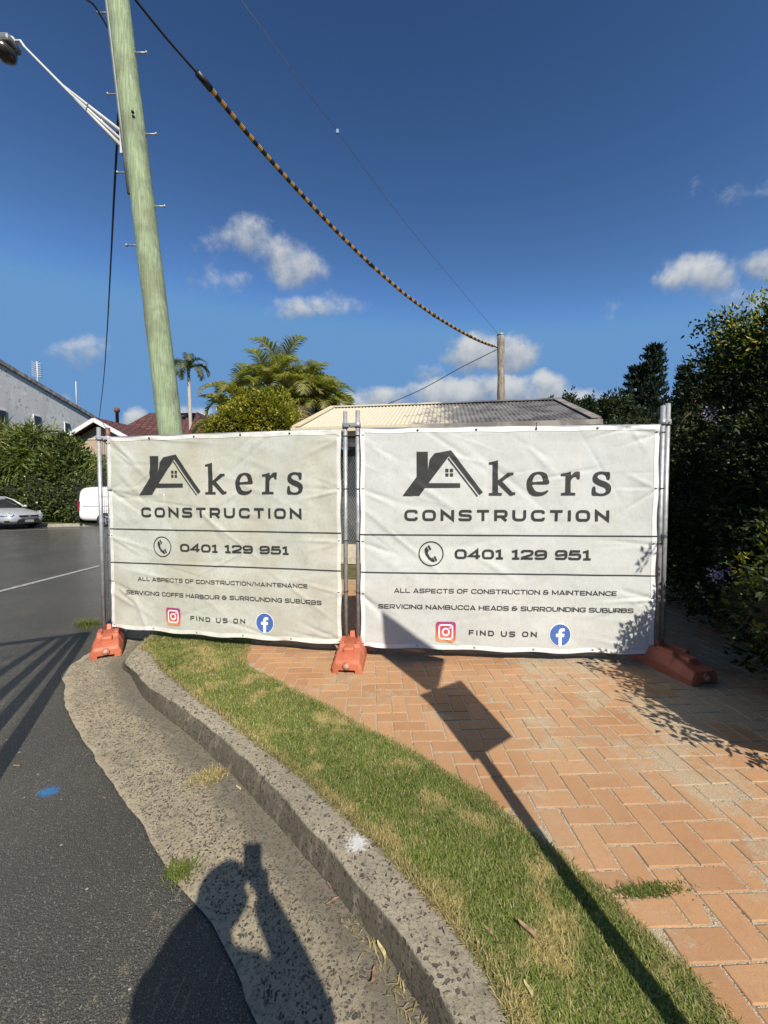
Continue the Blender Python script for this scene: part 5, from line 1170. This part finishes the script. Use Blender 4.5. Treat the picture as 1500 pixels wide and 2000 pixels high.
# sunlit hedge leaves: sunlight painted in as a brighter leaf colour
M_SUNLIT = leafmat('hedge_sunlit_leaf', [(.14, .17, .02), (.28, .28, .04), (.42, .37, .05)], .4, .35, .4)
P, N = blob_pts([(2.32, 2.44, 1.02, .12, .12, .12), (2.34, 2.40, .84, .10, .1, .13), (2.46, 2.42, 1.17, .12, .15, .12), (2.40, 2.40, .66, .09, .1, .08), (3.5, 3.25, 1.5, .3, .25, .25), (4.1, 4.0, 3.1, .75, .5, .5), (3.75, 3.75, 2.25, .4, .4, .3), (4.9, 4.2, 3.1, .6, .5, .5)], 5600, .5); va, fa = leaves(P, N, .048, .022, 0, .5); np_obj('sunlit_leaves', va, fa, M_SUNLIT, hg)
M_PURP = leafmat('purple_petal', [(.22, .18, .42), (.38, .34, .6), (.5, .47, .68)], .6, .3, .2)
FP = []; FNn = []
for (px, py, d, n, s) in ((1406, 1120, 2.95, 46, .03), (1399, 1128, 2.95, 22, .02), (1388, 808, 3.5, 26, .03), (1384, 818, 3.5, 16, .025), (1418, 822, 3.4, 10, .05), (1440, 905, 3.2, 8, .05), (1333, 930, 4.0, 6, .1), (1362, 1152, 3.0, 5, .03)):
    c = D(px, py, d - .12)
    for _ in range(n): FP.append(c + Vector((random.gauss(0, s), random.gauss(0, s), random.gauss(0, s)))); FNn.append((random.gauss(0, 1), -1, .5))
va, fa = leaves(np.array([tuple(p) for p in FP]), np.array(FNn, float), .018, .016); np_obj('flower', va, fa, M_PURP, hg)['kind'] = 'stuff'

# conifers and dark shrubs behind the garage on the right
M_CONF = leafmat('conifer_needle', [(.012, .022, .014), (.022, .038, .02), (.035, .055, .028)], .6, .1, .2)
def conifer(px, ytop, ybot, dist, wtop, wbot, label, n=5200):
    tp_, bt = D(px, ytop, dist), D(px, ybot, dist); bt.x = tp_.x; H_ = tp_.z - bt.z; t = thing('conifer', label, 'tree', (tp_.x, dist, 0), 0, 'conifers behind the garage')
    P = []; N = []; tiers = int(H_ / .42); m = MB(); m.tube([(0, 0, -.05), (0, 0, tp_.z)], [.2, .03], 8); m.build('trunk', M_BARK, t); bm_ = MB()
    for i in range(tiers):
        f_ = i / max(1, tiers - 1); z = bt.z + H_ * f_; r = (wbot + (wtop - wbot) * f_) * (1 - max(0, f_ - .9) * 3) * random.uniform(.75, 1.1)
        for k in range(7):
            a = k * 2 * math.pi / 7 + i * .7 + random.uniform(-.2, .2); e = Vector((math.cos(a) * r, math.sin(a) * r, z + r * .35)); s = Vector((0, 0, z)); bm_.tube([s, s.lerp(e, .5) - Vector((0, 0, .04)), e], [.03, .02, .008], 4)
            for q in range(int(n / tiers / 7)):
                u = random.random() ** .6; p = s.lerp(e, u); P.append(p + Vector((random.gauss(0, .09), random.gauss(0, .09), random.gauss(0, .08)))); N.append((math.cos(a) * .6, math.sin(a) * .6, .7))
    bm_.build('branch', M_BARK, t); va, fa = leaves(np.array([tuple(p) for p in P]), np.array(N), .26, .09, 0, .5, .7); np_obj('crown', va, fa, M_CONF, t)
conifer(1277, 686, 850, 25, .45, 1.15, 'taller dark conifer standing alone behind the garage and hedge')
conifer(1246, 727, 850, 25.5, .55, 1.0, 'shorter dark conifer close beside the taller one', 4200)
conifer(1338, 725, 850, 26, .4, 1.0, 'dark conifer showing through the gap beside the hedge', 3500)
M_DSH = leafmat('dark_shrub_leaf', [(.02, .034, .014), (.035, .055, .02), (.06, .075, .03)], .5, .15, .3)
def px_blob(px, py, d, w, h): c = D(px, py, d); k = d / F; return (c.x, d, c.z, w * k, max(w, h) * k * .8, h * k)
plant('dark_shrub', 'rounded dark shrub between the garage roof and the conifers', 'shrub', [px_blob(1195, 805, 20, 34, 34), px_blob(1180, 830, 20, 40, 34), px_blob(1225, 825, 20, 30, 30)], 5200, .22, .1, M_DSH, None, 0, .4, .4, M_CORE, None, 1.2, .35)
plant('bougainvillea', 'sparse leafy shrub with upright shoots beside the end of the garage roof', 'shrub', [px_blob(1130, 808, 17, 26, 24), px_blob(1112, 790, 17, 14, 22), px_blob(1150, 795, 17, 14, 20), px_blob(1075, 785, 17, 9, 7)], 1500, .16, .08, M_DSH, None, 0, .8, .7, None, None, 1.3, .5)
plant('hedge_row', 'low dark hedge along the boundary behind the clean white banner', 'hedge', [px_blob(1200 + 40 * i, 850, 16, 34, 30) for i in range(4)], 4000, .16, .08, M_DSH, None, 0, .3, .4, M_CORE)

# shrub and palms behind the left banner
M_YEL = leafmat('golden_shrub_leaf', [(.19, .21, .022), (.38, .33, .03), (.52, .43, .05), (.25, .26, .03), (.08, .11, .02)], .4, .4, .4)
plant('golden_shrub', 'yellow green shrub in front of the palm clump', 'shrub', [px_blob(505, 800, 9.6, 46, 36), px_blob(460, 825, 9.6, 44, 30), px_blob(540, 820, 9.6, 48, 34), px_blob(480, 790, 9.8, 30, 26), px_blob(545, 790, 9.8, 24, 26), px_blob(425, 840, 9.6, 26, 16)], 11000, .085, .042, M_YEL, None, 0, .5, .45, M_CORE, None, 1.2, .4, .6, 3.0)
M_PALM = leafmat('golden_palm_leaflet', [(.14, .16, .035), (.26, .27, .06), (.36, .33, .09), (.46, .36, .15), (.19, .21, .05)], .42, .45, .45)
M_DEADP = leafmat('dry_palm_leaflet', [(.2, .15, .08), (.28, .2, .1), (.13, .1, .05)], .7, .2, .2); M_CANE = plain('palm_cane', (.22, .2, .09), .6, var=.25, scale=9)
def frond(VV, FF, ST, base, az, el, L, droop, ll, n=34, w=.04):
    d = Vector((math.cos(az), math.sin(az), 0)); pts = []
    for i in range(13):
        s = i / 12; th = el - droop * s ** 1.5; pts.append((base if i == 0 else pts[-1] + (d * math.cos(th) + Vector((0, 0, math.sin(th)))) * (L / 12)))
    ST.tube(pts, [.022 * (1 - .85 * i / 12) for i in range(13)], 5)
    side = Vector((-d.y, d.x, 0))
    for i in range(n):
        s = .14 + .86 * i / (n - 1); k = s * 12; j = min(11, int(k)); p = pts[j].lerp(pts[j + 1], k - j); t = (pts[j + 1] - pts[j]).normalized(); up = side.cross(t)
        if up.z < 0: up = -up
        l = ll * (math.sin(math.pi * min(1, .18 + .8 * s)) ** .6) * random.uniform(.85, 1.1)
        for sg in (-1, 1):
            dd = (side * sg * .8 + t * random.uniform(.55, .75) + up * random.uniform(.2, .42)).normalized(); a = t * w * .5; mid_ = p + dd * l * .55; e = p + dd * l - Vector((0, 0, l * random.uniform(.22, .42))); o = len(VV)
            VV.extend([p - a, p + a, mid_ + a * .8 - Vector((0, 0, .01)), e, mid_ - a * .8 - Vector((0, 0, .01))]); FF.append((o, o + 1, o + 2, o + 4)); FF.append((o + 4, o + 2, o + 3))
def palm(label, name, stems, nf, L, ll, droop, cane, mat, n=34, w=.045, dead=0, group=None):
    t = thing(name, label, 'palm', (0, 0, 0), 0, group); m = MB(); VV = []; FF = []; DV = []; DF = []; ST = MB()
    for (b, tp_, r) in stems: m.tube([b, Vector(b).lerp(Vector(tp_), .5) + Vector((.03, .02, 0)), tp_], [r * 1.2, r, r * .8], 10)
    m.build('trunk', cane, t)
    for si, (b, tp_, r) in enumerate(stems):
        for k in range(nf):
            az = 2 * math.pi * (k + random.uniform(-.3, .3)) / nf + si; el = random.uniform(.35, 1.5); isd = k < dead
            frond(DV if isd else VV, DF if isd else FF, ST, Vector(tp_), az, el if not isd else -.1, L * random.uniform(.8, 1.15), droop * random.uniform(.8, 1.25) if not isd else 1.4, ll, n, w)
    ST.build('frond_stalk', M_CANE, t)
    f_ = MB(); f_.add(VV, FF); f_.build('crown', mat, t)
    if DV: f_ = MB(); f_.add(DV, DF); f_.build('dead_frond', M_DEADP, t)
random.seed(21)
def stem(px, py, d, dx=0): tp_ = D(px, py, d); return ((tp_.x + dx, d, 0), tp_, .06)
palm('dense clump of golden cane palms behind the garage', 'palm_clump', [stem(468, 790, 13, .2), stem(525, 762, 12.6, .1), stem(550, 735, 13.2), stem(600, 760, 12.8, -.1), stem(618, 783, 13.2, -.2), stem(575, 790, 12.4, 0), stem(628, 806, 12.8, -.3), stem(450, 830, 12.8, .3), stem(610, 800, 12.5), stem(500, 805, 12.7), stem(640, 815, 13.0)], 11, 1.5, .54, 1.8, M_CANE, M_PALM, 38, .040, 1)
palm('small slender palm standing alone behind the green pole', 'slender_palm', [((D(369, 720, 30).x + .1, 30, 0), D(368, 722, 30), .13)], 13, 1.9, .6, 2.2, plain('pale_palm_trunk', (.36, .33, .29), .8), leafmat('palm_leaflet', [(.09, .11, .05), (.15, .17, .08), (.2, .2, .11)], .5, .25, .3), 22, .09)
# bushes across the street
M_STRAP = leafmat('strap_leaf', [(.08, .12, .025), (.16, .20, .045), (.23, .25, .065), (.28, .26, .09)], .4, .25, .4); M_FRANG = leafmat('broad_leaf', [(.045, .08, .02), (.09, .13, .03), (.14, .18, .045), (.22, .22, .09)], .45, .25, .35); M_FH = leafmat('far_hedge_leaf', [(.035, .06, .016), (.07, .105, .025), (.115, .15, .038), (.16, .17, .06)], .5, .2, .3)
plant('strap_leaf_shrub', 'tall strappy leaved shrub across the street below the grey building', 'shrub', [px_blob(-60, 890, 21.5, 60, 50), px_blob(10, 880, 21.5, 55, 42), px_blob(70, 885, 21.5, 45, 46), px_blob(40, 910, 21, 60, 34)], 9000, .75, .075, M_STRAP, None, .75, .55, .4, M_CORE, None, .9, .3, .7)
plant('frangipani', 'flowering broad leaved shrub in front of the gabled house', 'shrub', [px_blob(125, 892, 20.8, 38, 36), px_blob(105, 915, 20.6, 40, 36), px_blob(152, 915, 20.8, 22, 30)], 4200, .3, .12, M_FRANG, None, 0, .45, .45, M_CORE, None, 1.2, .35)
plant('drooping_shrub', 'drooping fine leaved shrub above the white van', 'shrub', [px_blob(190, 930, 21.5, 28, 46), px_blob(235, 930, 21.5, 40, 46)], 4500, .7, .05, M_STRAP, None, 1.1, .4, .5, M_CORE, None, .7, .25)
plant('street_hedge', 'dense green hedge behind the silver car', 'hedge', [px_blob(-40 + 42 * i, 965 + (i % 3) * 4, 20.4, 44, 44 + 6 * (i % 2)) for i in range(7)], 17000, .17, .085, M_FH, None, 0, .3, .35, M_CORE, None, 1.2, .3, .72, 3.0)
# a few white blooms on the frangipani
M_BLOOM = plain('white_bloom', (.7, .68, .55), .6); P, N = blob_pts([px_blob(128, 885, 20.3, 42, 42), px_blob(60, 960, 19.7, 90, 40)], 44, .1); va, fa = leaves(P, N, .10, .09)
np_obj('bloom', va, fa, M_BLOOM, bpy.data.objects['frangipani'])['kind'] = 'stuff'

# ------------------------------------------------------------------ out of frame, known by their shadows: sign pole, photographer, stacked fence panels
SG = thing('street_sign', 'leaning street sign on a pole beside the photographer, casting the sign shadow', 'street sign', (.798, .685, .1))
az_ = Vector((-(-.7127), -.24909, 0)).normalized() * -1   # lateral (left of the sun heading)
lat_ = Vector((-SUN.y * -1, SUN.x * -1, 0)); fw = Vector((-SUN.x, -SUN.y, 0)).normalized(); lat_ = Vector((-fw.y, fw.x, 0))
def sp(l, h): return lat_ * l + Vector((0, 0, h - .1))
m = MB(); m.tube([sp(.0, -.1) , sp(-.095, .716), sp(-.21, 1.45), sp(-.27, 1.95), sp(-.33, 2.3)], .03, 12); m.build('pole', M_GALV, SG)
m = MB(); m.prism([(-.136, 1.76), (-.519, 1.845), (-.439, 1.23), (-.235, 1.175), (-.12, 1.14), (-.15, 1.60)], fw * .035 + Vector((0, 0, 0)), .004, lat_, (0, 0, 1)); o = m.build('sign_plate', M_GALV, SG); 
m = MB(); m.prism([(-.213, 1.80), (-.319, 1.816), (-.59, 2.18), (-.368, 2.412), (-.082, 2.743), (-.10, 2.467)], fw * .035, .004, lat_, (0, 0, 1)); m.build('sign_blade', M_GALV, SG)
# bundles of stacked panels leaning left of the camera
def lean_bundle(b, tp_, label):
    t = thing('fence_panel_bundle', label, 'fence panels', (0, 0, 0), 0, 'bundles of fence panels leaning left of the camera'); d = Vector((-.888, -.459, 0)); b0, t0 = Vector(b), Vector(tp_)
    for k in range(2):
        m = MB(); o = Vector((-.022, -.03, 0)) * k; b, tp_ = b0 + o * 1.5, t0 + o * .5
        m.tube([b, tp_], .03, 8); m.tube([b + d * 2.4, tp_ + d * 2.4], .03, 8); m.tube([tp_, tp_ + d * 2.4], .03, 8); m.tube([b.lerp(tp_, .06), b.lerp(tp_, .06) + d * 2.4], .02, 8); m.build('frame', M_GALV, t)
    m = MB(); b, tp_ = b0, t0
    for i in range(1, 32): k = d * (2.4 * i / 32); m.tube([b + k, tp_ + k], .002, 4, cap=False)
    for j in range(1, 14): q = b.lerp(tp_, j / 14); m.tube([q, q + d * 2.4], .002, 4, cap=False)
    m.build('wire_mesh', M_WIRE, t)
for i, (b, tp_) in enumerate((((-1.62, 1.22, .02), (-2.40, 1.92, 2.1)), ((-1.86, 1.18, .02), (-2.47, 1.90, 2.08)), ((-2.16, 1.2, .02), (-2.55, 1.87, 2.06)), ((-2.6, 1.25, .02), (-2.66, 1.84, 2.04)))):
    lean_bundle(b, tp_, ['bundle of fence panels leaning left of the camera, nearest the gutter', 'second bundle of leaning fence panels from the gutter', 'third bundle of leaning fence panels from the gutter', 'bundle of fence panels leaning left of the camera, farthest from the gutter'][i])
# photographer
t = NT('skin'); t.base((.42, .25, .18), .55); M_SKIN = t.m
M_SHIRT = plain('navy_shirt', (.03, .04, .07), .85); M_TROU = plain('dark_trousers', (.03, .03, .032), .85); M_HAIR = plain('brown_hair', (.04, .025, .015), .6)
pers = thing('person', 'person in a navy shirt holding up a phone with both hands', 'person', (-.03, -.29, 0)); pers.scale = (1, 1, .92)
def skin(name, verts, edges, mat, parent, sub=2):
    me = bpy.data.meshes.new(name); me.from_pydata([v[:3] for v in verts], edges, []); me.materials.append(mat); o = bpy.data.objects.new(name, me); COL.objects.link(o); o.parent = parent
    s = o.modifiers.new('skin', 'SKIN'); s.use_smooth_shade = True
    for v, d in zip(me.skin_vertices[0].data, verts): v.radius = (d[3], d[4] if len(d) > 4 else d[3])
    me.skin_vertices[0].data[0].use_root = True; q = o.modifiers.new('sub', 'SUBSURF'); q.levels = q.render_levels = sub; return o
V_ = [(0, 0, .95, .15, .11), (0, 0, 1.12, .14, .10), (0, .01, 1.30, .17, .11), (0, .01, 1.40, .13, .09), (0, .03, 1.47, .055), (0, .05, 1.53, .06),            # pelvis..neck 0-5
      (-.19, .01, 1.37, .058), (-.13, .15, 1.42, .06), (-.055, .19, 1.50, .042),      # left shoulder, elbow, wrist 6-8
      (.19, .01, 1.37, .058), (.28, .13, 1.19, .058), (.095, .19, 1.51, .042),        # right 9-11
      (-.09, 0, .88, .095), (-.10, .02, .50, .062), (-.11, -.01, .09, .045), (-.11, .12, .05, .04),
      (.09, 0, .88, .095), (.10, .02, .50, .062), (.11, -.01, .09, .045), (.11, .12, .05, .04)]
E_ = [(0, 1), (1, 2), (2, 3), (3, 4), (4, 5), (3, 6), (6, 7), (7, 8), (3, 9), (9, 10), (10, 11), (0, 12), (12, 13), (13, 14), (14, 15), (0, 16), (16, 17), (17, 18), (18, 19)]
skin('body', V_, E_, M_SKIN, pers)
skin('shirt', [(0, 0, .84, .20, .15), (0, 0, 1.10, .185, .14), (0, .01, 1.30, .19, .13), (0, .01, 1.40, .14, .10), (-.19, .01, 1.37, .072), (-.165, .08, 1.40, .07), (.19, .01, 1.37, .072), (.262, .095, 1.235, .072)], [(0, 1), (1, 2), (2, 3), (3, 4), (4, 5), (3, 6), (6, 7)], M_SHIRT, pers)
skin('trousers', [(0, 0, .95, .155, .12), (-.09, 0, .86, .108), (-.10, .02, .50, .08), (-.11, -.01, .1, .07), (.09, 0, .86, .108), (.10, .02, .50, .08), (.11, -.01, .1, .07)], [(0, 1), (1, 2), (2, 3), (0, 4), (4, 5), (5, 6)], M_TROU, pers)
hd = MB(); blob_core(hd, [(0, .08, 1.60, .078, .098, .118)], 1.0); h_ = hd.build('head', M_SKIN, pers, subsurf=1)
hr = MB(); blob_core(hr, [(0, .055, 1.635, .088, .1, .105)], 1.0); hr.build('hair', M_HAIR, pers, subsurf=1)
m = MB(); m.lathe([(.006, 0), (.016, .01), (.01, .03)], (0, .17, 1.59), (0, 1, .2), 8); m.build('nose', M_SKIN, pers)
for s in (-1, 1):
    m = MB(); m.lathe([(.008, 0), (.026, .004), (.022, .014)], (s * .076, .07, 1.60), (s, 0, 0), 10); m.build('ear', M_SKIN, pers)
    m = MB(); m.lathe([(.002, 0), (.011, .004), (.009, .01)], (s * .032, .163, 1.615), (0, 1, 0), 10); m.build('eye', M_DARK, pers)
    # hand: palm and five curled fingers gripping the phone's edge
    hv = [(.0, .0, .0, .024, .016), (0, .035, .02, .03, .013), (0, .06, .035, .028, .012)]; he = [(0, 1), (1, 2)]
    for f_ in range(4):
        x = -.021 + .014 * f_; l = (.026, .03, .028, .022)[f_]; b0 = len(hv); hv += [(x, .068, .04 + .001 * f_, .008), (x - s * .012, .078, .046 + l * .4, .0078), (x - s * .024, .070, .05 + l * .8, .007)]; he += [(2, b0), (b0, b0 + 1), (b0 + 1, b0 + 2)]
    b0 = len(hv); hv += [(-s * .03, .03, .03, .0095), (-s * .042, .05, .05, .0085)]; he += [(1, b0), (b0, b0 + 1)]
    hnd = skin('hand', hv, he, M_SKIN, pers, 1); hnd.location = (-.045 if s < 0 else .10, .20, 1.475); hnd.rotation_euler = (0, 0, R(18) * s); hnd.scale = (1, .78, 1)
for s in (-1, 1): m = MB(); m.box((s * .11, .06, .045), (.09, .26, .09)); m.build('shoe', M_DARK, pers, bevel=.03)
ph = MB(); ph.box((.012, -.016, 1.425), (.075, .008, .155)); pb_ = ph.build('body', plain('phone_case', (.02, .02, .022), .4), None, bevel=.003)
pt_ = thing('mobile_phone', 'dark mobile phone held upright in front of the person', 'phone'); pb_.name = 'case'; pb_.parent = pt_
ph = MB(); ph.box((.012, -.0207, 1.425), (.068, .001, .146)); ph.build('screen', M_GLASS, pt_)
